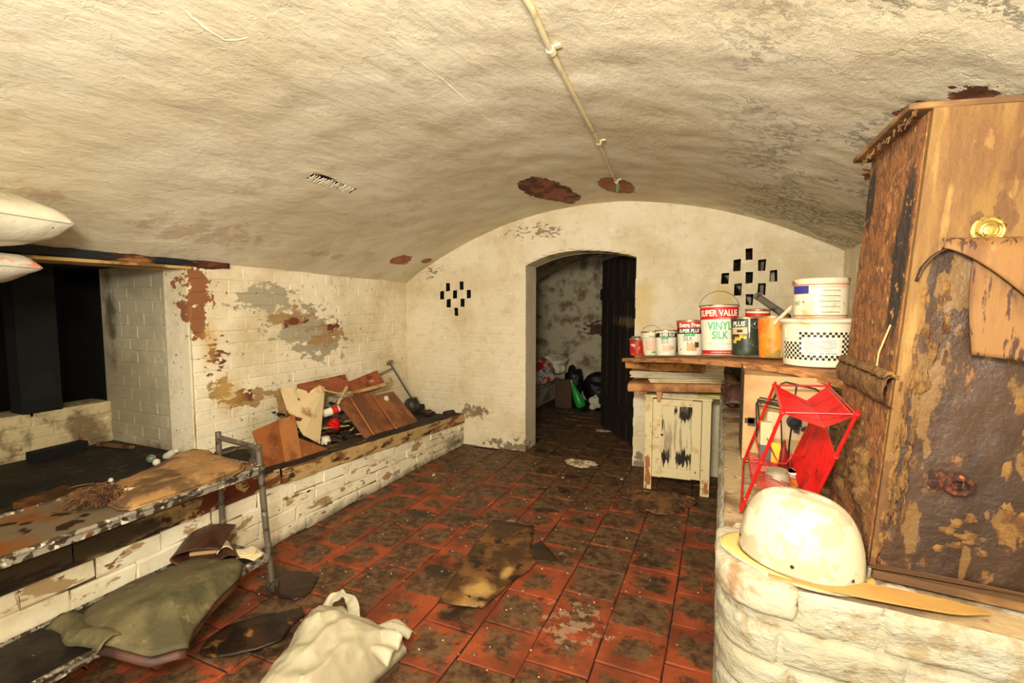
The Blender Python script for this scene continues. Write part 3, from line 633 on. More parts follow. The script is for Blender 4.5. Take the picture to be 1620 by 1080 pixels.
# kerb wall on the left with its rotten timber
def zk(y): return .278 + (.405 - .278) * min(1, max(0, (YB - y) / 2.05))
KX = -2.1
g = G()
N = 24
for i in range(N):
    y0, y1 = lerp(-1.5, YB, i / N), lerp(-1.5, YB, (i + 1) / N)
    a, b = zk(y0) - .055, zk(y1) - .055
    g.add([(KX - .006, y0, 0), (KX - .006, y1, 0), (KX - .006, y1, b), (KX - .006, y0, a), (WL - .02, y0, 0), (WL - .02, y1, 0), (WL - .02, y1, b), (WL - .02, y0, a)],
          [(0, 1, 2, 3), (3, 2, 6, 7)], 0)
kb = st(g.build('wall_kerb', m_kjoint, loc=(KX, 1.5, 0)))
# brick courses follow the rising kerb
rnd = random.Random(77)
bms = [brick_mesh(900 + i, .219, .067, .05, .006, .006, m_kerb) for i in range(8)]
for r in range(4):
    y = .45 - (.11 if r % 2 else 0)
    while y < YB - .03:
        L = rnd.uniform(.2, .235); ye = min(y + L, YB); yc = (y + ye) / 2
        top = zk(yc) - .088; h = top / 4 if top / 4 < .079 else top / 4
        zcn = h * (r + .5)
        o = bpy.data.objects.new('brick', rnd.choice(bms)); COL.objects.link(o); o.parent = kb
        o.location = V(KX + .003 + rnd.uniform(-.005, .005), yc, zcn) - ORG[kb.name]
        sl = math.atan((zk(y) - zk(ye)) / (ye - y + 1e-6)) * (r + .5) / 4
        o.rotation_euler = (0, sl + rnd.uniform(-.01, .01), PI / 2); o.scale = ((ye - y) / .222, 1, h / .0695)
        y = ye
# timber kerb rail in lengths
tk = kb
ends = [-1.4, 0.9, 1.78, 2.02, 2.9, YB - .005]
for i in range(5):
    ya, yb = ends[i] + .002, ends[i + 1] - .002
    g = G(); n = max(6, int((yb - ya) / .03)); ox = .012 if i == 2 else 0
    prof = [(0, -.085), (0.0, -.004), (-.010, 0), (-.16, 0), (-.16, -.06)]
    def f(u, v, prof=prof, ya=ya, yb=yb, ox=ox, i=i):
        q = v * (len(prof) - 1); k = min(int(q), len(prof) - 2); t = q - k
        x = lerp(prof[k][0], prof[k + 1][0], t); z = lerp(prof[k][1], prof[k + 1][1], t); y = lerp(ya, yb, u)
        rough = .006 * nz((x * 12, y * 9, z * 12), 1.5, i) + .004 * nz((x * 40, y * 30, z * 40), 1)
        return (KX + .012 + ox + x + rough, y, zk(y) + z + rough * .7)
    g.grid(f, n, 12, mfn=lambda a, b: 0 if b < 4 else 1)
    g.build('timber_length', [m_rot, m_rottop], tk, smooth=50)
# bed of rubble behind the timber (nobody could count it)
g = G()
g.grid(lambda u, v: (lerp(WL, KX - .13, u), lerp(1.0, YB, v), zk(lerp(1.0, YB, v)) - .035 + .02 * nz((u * 4, v * 16, 0), 1) + .012 * nz((u * 10, v * 40, 4), 1) + .03 * (1 - u) * (1 if v > .3 else .3)), 16, 80)
st(g.build('floor_ledge', m_ledge, loc=(-2.4, 2.4, .3), smooth=60))

# parapet: path around the near corner
PX = .015; PR = .11; PY = 1.04; PT = .70
path = []
for y in (3.74, 3.0, 2.3, 1.7, 1.4, 1.25): path.append((PX, y))
for k in range(0, 9):
    a = PI + (PI / 2) * k / 8; path.append((PX + PR + PR * math.cos(a), PY + PR + PR * math.sin(a) + .0))
path += [(.30, PY - .005), (.45, PY - .01), (.60, PY - .01), (.78, PY - .01)]
g = G(); n = len(path)
vs = [(x + .004 * (1), y + .003, 0) for x, y in path] + [(x + .004, y + .003, PT - .012) for x, y in path]
fs = [(i, i + 1, n + i + 1, n + i) for i in range(n - 1)]
g.add(vs, fs)
g.add([(x + .004, y + .004, PT - .012) for x, y in path] + [(.78, 3.74, PT - .012)], [tuple(range(n + 1))], 1)
pp_ = st(g.build('wall_parapet', [m_parapet, m_partop], loc=(.1, 1.2, 0)))
# painted courses bent round the corner
cum = [0]
for i in range(1, n): cum.append(cum[-1] + math.hypot(path[i][0] - path[i - 1][0], path[i][1] - path[i - 1][1]))
def on_path(s):
    s = max(0, min(cum[-1] - 1e-6, s))
    for i in range(n - 1):
        if s <= cum[i + 1]:
            t = (s - cum[i]) / (cum[i + 1] - cum[i]); d = V(path[i + 1][0] - path[i][0], path[i + 1][1] - path[i][1], 0).normalized()
            return V(lerp(path[i][0], path[i + 1][0], t), lerp(path[i][1], path[i + 1][1], t), 0), d.cross(V(0, 0, 1)) * 1.0
rnd = random.Random(5)
pbn = 0
for r in range(9):
    z1 = PT - .012 - r * .0775; z0 = z1 - .0775
    if r == 0: z1 = PT - .004
    s = rnd.uniform(-.1, 0) + (.11 if r % 2 else 0)
    while s < cum[-1] - .02:
        L = rnd.uniform(.20, .25); a, b = max(s, 0) + .001, min(s + L, cum[-1]) - .001; s += L
        if r == 0 and a < cum[5] + .300 < b: a = cum[5] + .300
        if r == 0 and cum[5] - .045 < a < cum[5] + .29: continue
        if r == 0 and a < cum[5] - .045 < b: b = cum[5] - .045
        if b - a < .05: continue
        pa, na = on_path((a + b) / 2)
        if pa.y > 2.9 and r > 3: continue
        g = G(); off = rnd.uniform(-.002, .005); k_ = max(4, int((b - a) / .010)); ph = rnd.uniform(0, 99)
        def f(u, v, a=a, b=b, z0=z0, z1=z1, off=off, ph=ph):
            p, nn = on_path(lerp(a, b, u)); q = v
            e = min(1, min(u, 1 - u) * (b - a) / .010) * min(1, min(v, 1 - v) * (z1 - z0) / .012)
            e = math.sqrt(max(0, e))
            wv = .004 * math.sin(p.x * 9 + p.y * 5 + r)
            P = p + nn * (-.006 + (.008 + off) * e + .005 * nz((p.x * 9, p.y * 9, v * 2 + r), 1.3, ph) + .002 * nz((p.x * 40, p.y * 40, v * 6 + r), 1.3, ph)); P.z = lerp(z0 + .001, z1 - .001, v) + wv
            return P
        g.grid(f, k_, 12); g.build('brick', m_parapet, pp_, smooth=60, fixn=False)
# floor slab and tiles
g = G(); g.box((-1.0, 1.4, -.03), (3.6, 5.9, .048)); fl = st(g.build('floor', m_mortar, loc=(-1, 1.4, -.02)))
tm = []
for i in range(6):
    rr = random.Random(i + 50); gg = G(); a = .1115
    vs = []
    def J(k=.0012): return rr.uniform(-k, k)
    base = [(-a, -a), (a, -a), (a, a), (-a, a)]
    gg.add([(x, y, -.02) for x, y in base] + [(x + J(), y + J(), -.0035) for x, y in base] + [(x * .965 + J(), y * .965 + J(), J(.0010)) for x, y in base],
           [(0, 1, 5, 4), (1, 2, 6, 5), (2, 3, 7, 6), (3, 0, 4, 7), (4, 5, 9, 8), (5, 6, 10, 9), (6, 7, 11, 10), (7, 4, 8, 11), (8, 9, 10, 11)])
    me = bpy.data.meshes.new('tile'); me.from_pydata([tuple(q) for q in gg.v], [], gg.f); me.materials.append(m_tile); tm.append(me)
rnd = random.Random(9)
for cx in range(-7, 3):
    x = -.603 + .228 * (cx + .5); wid = 1.0
    if x < -2.05 or x > .0: 
        if x > .0: continue
    y = .25 + (cx * 37 % 5) * .046
    while y < 5.3:
        y += .228
        if y > 3.80 and not (-1.5 < x < -.6): 
            if y < 4.15: continue
        if y > 4.15 and not (-1.95 < x < -.3): continue
        o = bpy.data.objects.new('tile', rnd.choice(tm)); COL.objects.link(o); o.parent = fl
        o.location = V(x + rnd.uniform(-.001, .001), y, rnd.uniform(-.0015, .002)) - ORG[fl.name]
        o.rotation_euler = (rnd.uniform(-.006, .006), rnd.uniform(-.006, .006), rnd.choice((0, PI / 2, PI, -PI / 2)) + rnd.uniform(-.012, .012))
# brick-on-flat edging beside the parapet and along the kerb foot
y = .9
while y < 3.6:
    g = G(); g.box((-.022 + .0, y + .075, -.0105), (.060, .150, .019), None, jit=.001); g.build('tile', m_tile, fl, bevel=.002); y += .156

# far chamber
m_far = M('damp_far_brickwork', srgb(188, 176, 146), .85, [dict(c=srgb(120, 98, 74), s=5, lo=.45, hi=.65), dict(c=srgb(84, 56, 42), s=9, lo=.5, hi=.62, off=4, st=(1, 1, 2.5), blobs=[((-1.3, 6.2, .95), (.8, .4, .22))], amp=2.0)], bump=[(12, .5, .01)])
m_farfloor = M('wet_far_floor', srgb(58, 42, 30), .55, [dict(c=srgb(26, 20, 16), s=4, lo=.4, hi=.6), dict(c=srgb(140, 120, 90), s=9, lo=.66, hi=.70, off=4, st=(.6, 2, 1))], bump=[(20, .4, .006)])
g = G(); g.box((-1.3, 5.8, -.03), (3.4, 1.0, .05)); st(g.build('floor_far', m_farfloor, loc=(-1.3, 5.6, 0)))
g = G(); g.box((-1.3, 6.25, 1.1), (3.6, .1, 2.4)); wf = st(g.build('wall_far', m_far, loc=(-1.3, 6.2, 0)))
g = G(); rnd = random.Random(4)
for r in range(24):
    x = -2.6 - (.11 if r % 2 else 0)
    while x < -.3: g.box((x + .11, 6.197, .4 + r * .075), (.216, .01, .067), None, jit=.001); x += .225
g.build('brickwork', m_far, wf, kind='stuff')
g = G(); g.box((-2.65, 5.1, 1.1), (.1, 2.3, 2.4)); st(g.build('wall_far_left', m_far, loc=(-2.6, 5, 0)))
g = G(); g.box((.3, 5.1, 1.1), (.1, 2.3, 2.4)); st(g.build('wall_far_right', m_far, loc=(.3, 5, 0)))
g = G()
g.grid(lambda u, v: (lerp(-2.65, .35, u), lerp(4.0, 6.25, v), 1.15 + .80 * math.sin(PI * min(1, max(0, (u * 1.05 - .02)))) ** .6), 30, 4); st(g.build('ceiling_far', m_far, loc=(-1.2, 5, 2), smooth=60, solid=.03))
g = G(); g.box((-2.33, 5.3, .12), (.60, 1.9, .26)); g.box((-2.3, 5.3, .26), (.66, 1.9, .03)); st(g.build('wall_far_ledge', m_far, loc=(-2.3, 5.3, 0)))
# door leaf of vertical boards, swung into the far chamber
dr = thing('door_1', 'dark tarred plank door standing open into the far chamber', 'door', (-.56, 4.03, 0), rot=(0, 0, math.radians(123)))
dr['kind'] = 'structure'; del dr['category']
for i in range(6):
    g = G(); g.box((.085 + i * .165, 0, .86), (.158, .03, 1.66), None, jit=.002); g.build('plank', m_door, dr, bevel=.003)
for z in (.3, 1.35):
    g = G(); g.box((.5, .028, z), (.94, .026, .11)); g.build('ledger', m_door, dr, bevel=.003)
g = G(); g.lathe([(.004, 0), (.022, .004), (.026, .02), (.02, .035), (.004, .04)], 16, (.93, -.015, .98), Matrix.Rotation(PI / 2, 3, 'X')); g.build('door_knob', m_steel, dr, smooth=50)

# ---------------------------------------------------------------- helpers for loose things
def ring_sheet(outline, hfun, mat, name, parent=None, loc=None, rings=8, solid=.003, center=None, smooth=70, sub=2):
    """star-shaped sheet: rings from the middle to an outline [(x,y)..]; hfun(x,y,k)->z"""
    pts = []
    n0 = len(outline)
    for i in range(n0):
        a, b = outline[i], outline[(i + 1) % n0]
        for k in range(sub): pts.append((lerp(a[0], b[0], k / sub), lerp(a[1], b[1], k / sub)))
    n = len(pts)
    c = center or (sum(p[0] for p in pts) / n, sum(p[1] for p in pts) / n)
    g = G(); vs = [(c[0], c[1], hfun(c[0], c[1], 0))]
    for r in range(1, rings + 1):
        k = r / rings
        for p in pts:
            x, y = lerp(c[0], p[0], k), lerp(c[1], p[1], k); vs.append((x, y, hfun(x, y, k)))
    fs = [(0, 1 + i, 1 + (i + 1) % n) for i in range(n)]
    for r in range(rings - 1):
        for i in range(n): fs.append((1 + r * n + i, 1 + (r + 1) * n + i, 1 + (r + 1) * n + (i + 1) % n, 1 + r * n + (i + 1) % n))
    g.add(vs, fs)
    return g.build(name, mat, parent, loc, smooth=smooth, solid=solid)
def patch(c, hf, mat, name, parent=None, loc=None, nu=12, nv=12, solid=.003, smooth=60):
    """bilinear patch through 4 corners (00,10,11,01) with an offset function"""
    c = [Vector(q) for q in c]
    def f(u, v):
        p = c[0].lerp(c[1], u).lerp(c[3].lerp(c[2], u), v); return p + Vector(hf(u, v)) if hf else p
    g = G(); g.grid(f, nu, nv); return g.build(name, mat, parent, loc, smooth=smooth, solid=solid)
def board(c, th, mat, name, parent=None, loc=None, bevel=.0015, jag=0, nn=None):
    """solid board through a planar outline c, thickness th away from its face"""
    c = [Vector(q) for q in c]; n = nn or (c[1] - c[0]).cross(c[2] - c[0]).normalized()
    g = G(); g.prism(c, n, th); return g.build(name, mat, parent, loc, bevel=bevel)
def chips(region, n, size, zf, mat, name, seed=1, parent=None, flat=.5):
    r = random.Random(seed); g = G()
    for _ in range(n):
        x, y = region(r); s = r.uniform(*size)
        R = Matrix.Rotation(r.uniform(0, PI), 3, 'Z') @ Matrix.Rotation(r.uniform(-.5, .5), 3, 'X')
        g.box((x, y, zf(x, y) + s * flat * .4), (s, s * r.uniform(.4, 1), s * flat), R, jit=s * .12)
    o = g.build(name, mat, parent, kind='stuff' if parent else None); return o

# text bent round a tin
def text_mesh(body, size, bold=0.0):
    cu = bpy.data.curves.new('t', 'FONT'); cu.body = body; cu.size = size; cu.align_x = 'CENTER'; cu.align_y = 'CENTER'; cu.offset = bold; cu.resolution_u = 3
    o = bpy.data.objects.new('t', cu); COL.objects.link(o)
    dg = bpy.context.evaluated_depsgraph_get(); me = bpy.data.meshes.new_from_object(o.evaluated_get(dg))
    vs = [v.co.copy() for v in me.vertices]; fs = [tuple(p.vertices) for p in me.polygons]
    bpy.data.objects.remove(o); bpy.data.curves.remove(cu); bpy.data.meshes.remove(me)
    return vs, fs

class Tin:
    """local frame: z up, label centre faces -y"""
    def __init__(s, name, label, cat, x, y, z, r0, r1, h, tilt=0, lean=0, twist=0, group='paint tins and tubs along the sagging shelf board'):
        ang = math.atan2(y - 0, x - 0) - PI / 2 + twist
        s.o = thing(name, label, cat, (x, y, z), rot=(0, 0, 0), group=group)
        M_ = Matrix.Rotation(tilt, 3, Vector((.844, .536, 0))) @ Matrix.Rotation(ang, 3, 'Z')
        s.o.rotation_euler = M_.to_euler()
        s.r0, s.r1, s.h = r0, r1, h
    def R(s, z): return lerp(s.r0, s.r1, z / s.h)
    def pt(s, a, z, off=.0006):
        r = s.R(z) + off; return V(r * math.sin(a), -r * math.cos(a), z)
    def body(s, mat, name='body', rim=True, rimmat=None, lid=True):
        g = G(); pr = [(s.r0 * .97, 0), (s.r0, .003)] + [(s.R(s.h * k / 6), s.h * k / 6) for k in range(1, 6)] + [(s.r1, s.h)]
        g.lathe(pr + [(s.r1 * .93, s.h), (s.r1 * .9, s.h - .006)], 48)
        s.b = g.build(name, mat, s.o, smooth=40)
        if rim:
            g = G(); g.lathe([(s.r1 - .004, s.h - .002), (s.r1 + .0025, s.h - .003), (s.r1 + .003, s.h + .003), (s.r1 - .001, s.h + .005), (s.r1 - .005, s.h + .001)], 48, cap=False)
            g.build('rim', rimmat or p_tinlid, s.o, smooth=60)
        if lid:
            g = G(); g.lathe([(s.r1 * .95, s.h - .004), (s.r1 * .86, s.h - .003), (s.r1 * .84, s.h - .007)], 40); g.build('lid', p_tinlid, s.o, smooth=40)
    def band(s, z0, z1, mat, name='print_band', a0=-PI, a1=PI, off=.0006, n=48, wav=0):
        g = G(); g.grid(lambda u, v: s.pt(lerp(a0, a1, u), lerp(z0, z1, v) + (wav * math.sin(u * 17) if v else 0), off), n, 3 if z1 - z0 > .02 else 1)
        return g.build(name, mat, s.o, smooth=60, fixn=False)
    def text(s, body, size, zc_, mat, a=0, off=.0014, bold=0.0, sx=1.0, slant=0):
        vs, fs = text_mesh(body, size, bold)
        g = G(); out = []
        for q in vs:
            z = zc_ + q.y; r = s.R(z); out.append(s.pt(a + (q.x * sx + slant * q.y) / r, z, off))
        g.add(out, fs); return g.build('lettering', mat, s.o, fixn=False)
    def bail(s, hgt, mat=None, side=0, rad=.0016, strap=False, fall=0):
        r = s.r1 + .004; z = s.h - .012; g = G(); n = 20; pts = []
        for i in range(n + 1):
            a = PI * i / n
            pts.append(V(-r * math.cos(a) * math.cos(side), -r * math.cos(a) * math.sin(side) + fall * math.sin(a), z + hgt * math.sin(a)))
        if strap:
            for q, w_ in ((pts, .005),):
                vs = []
                for p in q: vs += [p + V(0, -w_, 0), p + V(0, w_, 0)]
                g.add(vs, [(2 * i, 2 * i + 1, 2 * i + 3, 2 * i + 2) for i in range(len(q) - 1)])
            o = g.build('handle', mat, s.o, solid=.0025, smooth=60)
        else:
            g.tube(pts, rad, 6); o = g.build('handle', mat or m_steel, s.o, smooth=60)
        g = G()
        for p in (pts[0], pts[-1]): g.box(p, (.008, .012, .012))
        g.build('ear', mat or m_steel, s.o, bevel=.002)
        return o

# ================================================================ RIGHT SIDE
# ---- wardrobe cabinet standing on the parapet
wt = thing('tall_cupboard', 'tall mud-caked tan wooden cupboard leaning on the right-hand parapet, its veneer peeling off', 'cupboard', (.297, 1.172, .7195), rot=(0, math.radians(3.6), math.radians(1.5)))
W_, D_, H_ = .272, .37, .905
def wb_(name, c, d, mat, bev=.002, rot=None, jit=0):
    g = G(); g.box(c, d, rot, jit); return g.build(name, mat, wt, bevel=bev)
# stile running the whole height at the left of the front, widening up into the top board
def fx(z): return lerp(.008, .028, min(1, z / .55))
pts = [(0, 0), (fx(0), 0)] + [(fx(z) + .002 * math.sin(z * 30), z) for z in (.1, .2, .3, .4, .5, .58)] + [(.030, .615), (.044, .645), (W_ + .03, .652), (W_ + .03, H_), (0, H_)]
g = G(); g.prism([(x, 0, z) for x, z in pts], (0, 1, 0), .014); lab(g.build('front_board', m_ward, wt, bevel=.0012), 'pale tan front board streaked with dried mud')
g = G(); g.grid(lambda u, v: (lerp(.015, W_, u), .0075 + .003 * nz((u * 3, 0, v * 5), 2) - .003 * math.exp(-((u - .05) / .05) ** 2), lerp(0, .67, v)), 20, 50)
g.add([(.015, .02, 0), (W_, .02, 0), (W_, .02, .67), (.015, .02, .67)], [(0, 1, 2, 3)]); lab(g.build('door', m_wardp, wt, smooth=60, fixn=False), 'dark brown stained door panel')
wb_('side_panel', (.004, D_ / 2 + .006, H_ / 2), (.010, D_ - .02, H_ - .004), m_wards)
wb_('side_panel', (W_ + .012, D_ / 2 + .006, H_ / 2), (.010, D_ - .02, H_ - .004), m_wards)
wb_('back_panel', (W_ / 2, D_ - .004, H_ / 2), (W_, .008, H_ - .01), m_wards)
wb_('base', (W_ / 2 + .01, D_ / 2, .008), (W_ - .01, D_ - .02, .014), m_wards)
wb_('top_board', (W_ / 2 - .004, D_ / 2 + .004, H_ + .001), (W_ + .07, D_ + .012, .012), m_plank, .0015)
# side relief: caked mud, ledge moulding, roots
def mudpatch(name, y0, y1, z0, z1, amp, sd, mat=m_mud, base=-.002, x=0):
    g = G(); n = 44; mm = 44
    def f(u, v):
        e = min(1, 6 * min(u, 1 - u)) * min(1, 6 * min(v, 1 - v))
        q = max(0, .5 + nz((u * 3, v * 3, sd), 1.6) + .5 * nz((u * 3, v * 3, sd), 6)) * e
        return (x + base * -1 + .003 - amp * q - .0, lerp(y0, y1, u), lerp(z0, z1, v))
    g.grid(f, n, mm); return g.build(name, mat, wt, smooth=70, fixn=False)
mudpatch('mud_crust', .03, .35, .44, .9, .010, 3, m_wards)
mudpatch('mud_crust', .01, .37, .02, .30, .022, 8)
g = G()
g.grid(lambda u, v: (.002 - (.022 * max(0, math.sin(PI * v)) ** .35) - .003 * nz((u * 9, v * 4, 0), 1.6), lerp(-.006, D_ + .004, u), lerp(.325, .392, v) + .004 * nz((u * 6, 0, 0), 1)), 40, 14)
g.build('ledge_moulding', m_mud, wt, smooth=70, fixn=False)
g = G(); g.grid(lambda u, v: (lerp(-.024, .004, v), lerp(-.004, .36, u), .386 + .012 * math.sin(PI * v) + .006 * nz((u * 14, v * 4, 0), 1.5)), 50, 8); g.build('mud_crust', m_mud, wt, smooth=70, solid=.006)
r = random.Random(2); g = G()
for k in range(46):
    yy = r.uniform(.0, .36); g.tube([(-.022 + r.uniform(-.006, .004), yy, H_ - .004), (-.024 + r.uniform(-.006, .004), yy + r.uniform(-.004, .004), H_ - r.uniform(.010, .022))], .0016, 4)
g.build('mud_fringe', m_mud, wt, kind='stuff')
g = G(); g.tube([(-.012, .08, .40), (-.016, .065, .43), (-.012, .055, .46), (-.006, .052, .49)], .0016, 5); g.build('root_strand', m_splint, wt, smooth=60)
# mud ridge dripping down the joint between stile and door
g = G(); pts = [(.047 + .010 * math.sin(i * 1.3) * .5 - .022 * (1 - i / 22), -.001, .56 - i * .025 * 1.0) for i in range(22)]
pts = [(fx(.02 + i * .025) + .004 * math.sin(i * 1.7), .003, .02 + i * .025) for i in range(23)]
g.tube(pts, [.003 + .003 * abs(math.sin(i * 1.9)) for i in range(23)], 8); g.build('mud_drip', m_mud, wt, smooth=70)
def mudface(x0, x1, z0, z1, amp, sd):
    g = G(); g.grid(lambda u, v: (lerp(x0, x1, u), .013 - 2.4 * amp * max(0, .3 + nz((u * 3, v * 5, sd), 1.7) + .5 * nz((u * 3, v * 5, sd), 6)) * min(1, 5 * min(u, 1 - u)) * min(1, 5 * min(v, 1 - v)), lerp(z0, z1, v)), 26, 34); g.build('mud_crust', m_mud, wt, smooth=70, fixn=False)
mudface(-.001, .05, .02, .44, .012, 5)
mudface(.02, .085, .30, .60, .008, 15)
mudface(.17, .26, .04, .42, .006, 25)
mudface(.09, .20, .03, .15, .006, 35)
# peeled veneer: the top sheet curls forward into an arch, a torn flap hangs behind it
def curl(u, v):
    x = lerp(.040, .34, u)
    zt = .660 + .010 * u                                 # still stuck here
    d = max(0, (x - .040) / .20)
    zb = .640 - .19 * d ** 1.45
    zb = max(zb, .46)
    out = .012 + .050 * min(1, d)
    return V(x, -.002 - out * math.sin(v * PI / 2) ** .8 - .001, lerp(zt, zb, 1 - math.cos(v * PI / 2) if True else v))
g = G(); g.grid(lambda u, v: curl(u, v), 40, 14); lab(g.build('curled_veneer', m_veneer, wt, smooth=60, solid=.003), 'sheet of veneer curling forward in an arch')
# thin dark curled tongue at the left end of the arch
g = G()
tg = [(.046, -.014, .640), (.034, -.017, .634), (.022, -.018, .621), (.012, -.016, .603), (.007, -.012, .578)]
g.grid(lambda u, v: L3(tg[min(3, int(u * 4))], tg[min(3, int(u * 4)) + 1], u * 4 - min(3, int(u * 4))) + V(0, v * .016, 0), 16, 2); g.build('veneer_tongue', m_wardp, wt, smooth=60, solid=.0025)
def flap(u, v):
    x = lerp(.090 + .012 * v - .008 * math.sin(PI * v), .30, u); z = lerp(.645, lerp(.446, .436, u), v)
    return V(x, -.006 - .030 * math.sin(PI * .5 * v) * (.5 + .5 * math.sin(PI * u)), z)
g = G(); g.grid(flap, 20, 24); lab(g.build('hanging_veneer', m_veneer, wt, smooth=60, solid=.003), 'torn flap of veneer hanging below the arch')
# brass knob
g = G(); R90 = Matrix.Rotation(PI / 2, 3, 'X')
g.lathe([(.002, 0), (.0255, .001), (.0265, .004), (.022, .007), (.0185, .006), (.0165, .008), (.0145, .0066), (.011, .008), (.009, .0066), (.006, .0078), (.001, .0072)], 40, (.105, -.002, .674), R90); lab(g.build('knob', m_brass, wt, smooth=40), 'round embossed brass knob')
# rusty ring and escutcheon
g = G()
g.tube([(.118 + .019 * math.cos(a), -.010 - .004 * math.sin(a), .193 + .017 * math.sin(a)) for a in [2 * PI * k / 24 for k in range(24)]], [.0055 + .0015 * math.sin(k * 2.3) for k in range(24)], 8, closed=True)
lab(g.build('ring_pull', m_rust, wt, smooth=70, fixn=False), 'corroded rusty ring pull'); g = G()
g.grid(lambda u, v: V(.104 + lerp(-.030, .026, u), .004 - .009 * math.sin(PI * u) * math.sin(PI * v) * (1 + .6 * nz((u * 5, v * 5, 1), 2)), .193 + lerp(-.019, .019, v)), 14, 10)
g.build('back_plate', m_rust, wt, smooth=70, fixn=False)

# planks on the parapet
o = tag(board([(.297, 1.155, .700), (.62, 1.118, .700), (.62, 1.150, .700), (.297, 1.190, .700)], .017, m_plank, 'plank', loc=(.4, 1.15, .7), bevel=.002, nn=V(0, 0, 1)), 'weathered grey-brown plank end lying at the foot of the tall leaning cupboard', 'plank')
sp_ = []
for k in range(15):
    t = k / 14; x = lerp(.104, .437, t); sp_.append((x, 1.066 - .010 * math.sin(t * PI) + .014 * max(0, t - .9) * 10))
sq_ = [(.455, 1.088 - .0), (.437, 1.098), (.40, 1.106), (.33, 1.112), (.22, 1.112), (.10, 1.108)]
g = G(); loop = sp_ + sq_
tri = tessellate_polygon([[V(x, y, 0) for x, y in loop]])
z_ = .7025
g.add([(x, y, z_) for x, y in loop] + [(x, y, z_ + .0035) for x, y in loop], [tuple(t) for t in tri] + [tuple(len(loop) + i for i in t) for t in tri] + [(i, (i + 1) % len(loop), len(loop) + (i + 1) % len(loop), len(loop) + i) for i in range(len(loop))])
tag(g.build('veneer_strip', m_woodpale, loc=(.27, 1.09, .70)), 'long pale curved strip of thin wood under the white hard hat', 'wood strip')
# loose coping brick at the rounded corner
def cop(u, v):
    # u along, v round the section
    p, nn = on_path(lerp(cum[5] - .04, cum[5] + .30, u)); 
    hw, hh = .052, .034; a = 2 * PI * v; ex = .42
    cx = math.copysign(abs(math.cos(a)) ** ex, math.cos(a)) * hw; cz = math.copysign(abs(math.sin(a)) ** ex, math.sin(a)) * hh
    e = min(1, min(u, 1 - u) * 22 + .72)
    q = p + nn * (.012 - hw + cx * e); q.z = PT - .034 + cz * e + .003
    return q + V(*[.0035 * nz((q.x * 30, q.y * 30, q.z * 30), 1.2, k) for k in (1, 5, 9)])
g = G(); g.grid(cop, 30, 24)
n0 = 31
for e, j in ((0, 0), (1, 30)):
    g.f.append([i * 31 + j for i in range(24)][::1 if e else -1]); g.m.append(0)
m_cop = M('loose_coping_brick_paint', srgb(176, 166, 142), .85, [dict(c=srgb(150, 120, 84), s=12, lo=.5, hi=.65), dict(c=srgb(168, 96, 62), s=12, lo=.62, hi=.68, off=4)], bump=[(30, .9, .008)])
tag(g.build('coping_brick', m_cop, loc=(.09, 1.12, .66), smooth=60), 'loose whitewashed brick on the rounded corner of the parapet, below the hard hat brim', 'brick')

# ---- hard hat (brim points left)
ht = thing('hard_hat', 'ivory white hard hat with a short peak, in front of the red wire rack', 'hard hat', (.168, 1.163, .707), rot=(math.radians(1), math.radians(4.5), math.radians(-8)))
a_, b_, hh = .118, .093, .145
def shell(u, v, off=0):
    th = 2 * PI * u; ph = v * PI / 2
    r = math.cos(ph) ** .62; z = hh * math.sin(ph) ** 1.0
    x = (a_ + off) * r * math.cos(th); y = (b_ + off) * r * math.sin(th)
    x += .010 * math.sin(ph) * (-1)
    ridge = .004 * math.exp(-(y / .011) ** 2) * (math.sin(ph) ** .5)
    side = .0025 * math.exp(-((abs(y) - .040) / .008) ** 2) * math.sin(ph)
    return V(x * (1 + .0), y, z + ridge - side + off)
g = G(); g.grid(lambda u, v: shell(u, min(v, .9995)), 96, 40, closed_u=True); lab(g.build('shell', m_hat, ht, smooth=60, solid=.0025), 'ivory dome with a central ridge')
def brim(u, v):
    th = 2 * PI * u; c, s = math.cos(th), math.sin(th)
    pk = max(0, -c) ** 5; bk = max(0, c) ** 4
    w = .012 + .026 * pk + .006 * bk
    e = v * w
    return V((a_ + e) * c, (b_ + e * .8) * s, -.001 - .002 * v - .004 * pk * v + .002 * math.sin(v * PI))
g = G(); g.grid(lambda u, v: brim(u, v), 96, 5, closed_u=True); lab(g.build('brim', m_hatbrim, ht, smooth=60, solid=.003), 'yellowed brim and peak')
g = G(); g.tube([(((a_ + .012 + .026 * max(0, -math.cos(t)) ** 5 + .006 * max(0, math.cos(t)) ** 4)) * math.cos(t), (b_ + (.012 + .026 * max(0, -math.cos(t)) ** 5 + .006 * max(0, math.cos(t)) ** 4) * .8) * math.sin(t), -.006 - .004 * max(0, -math.cos(t)) ** 5) for t in [2 * PI * k / 80 for k in range(80)]], .0024, 6, closed=True); g.build('brim_edge', m_hat, ht, smooth=60)
for (u, v) in ((.735, .10), (.89, .07), (.545, .12)):
    p = shell(u, v); q = V(p.x, p.y, 0).normalized(); g = G(); R = q.to_track_quat('Z', 'Y').to_matrix()
    g.lathe([(.0001, .002), (.003, .0018), (.0038, 0)], 12, p + q * .001, R); g.build('rivet', m_rust, ht, smooth=60)
g = G(); g.box((a_ + .001, -.012, .022), (.006, .014, .020)); g.build('lamp_clip', m_steel, ht, bevel=.002)
g = G(); g.tube([(-.06, -.07, .0), (-.062, -.078, -.006), (-.058, -.082, -.001)], .0012, 6); g.build('chinstrap_loop', m_hatbrim, ht, smooth=60)

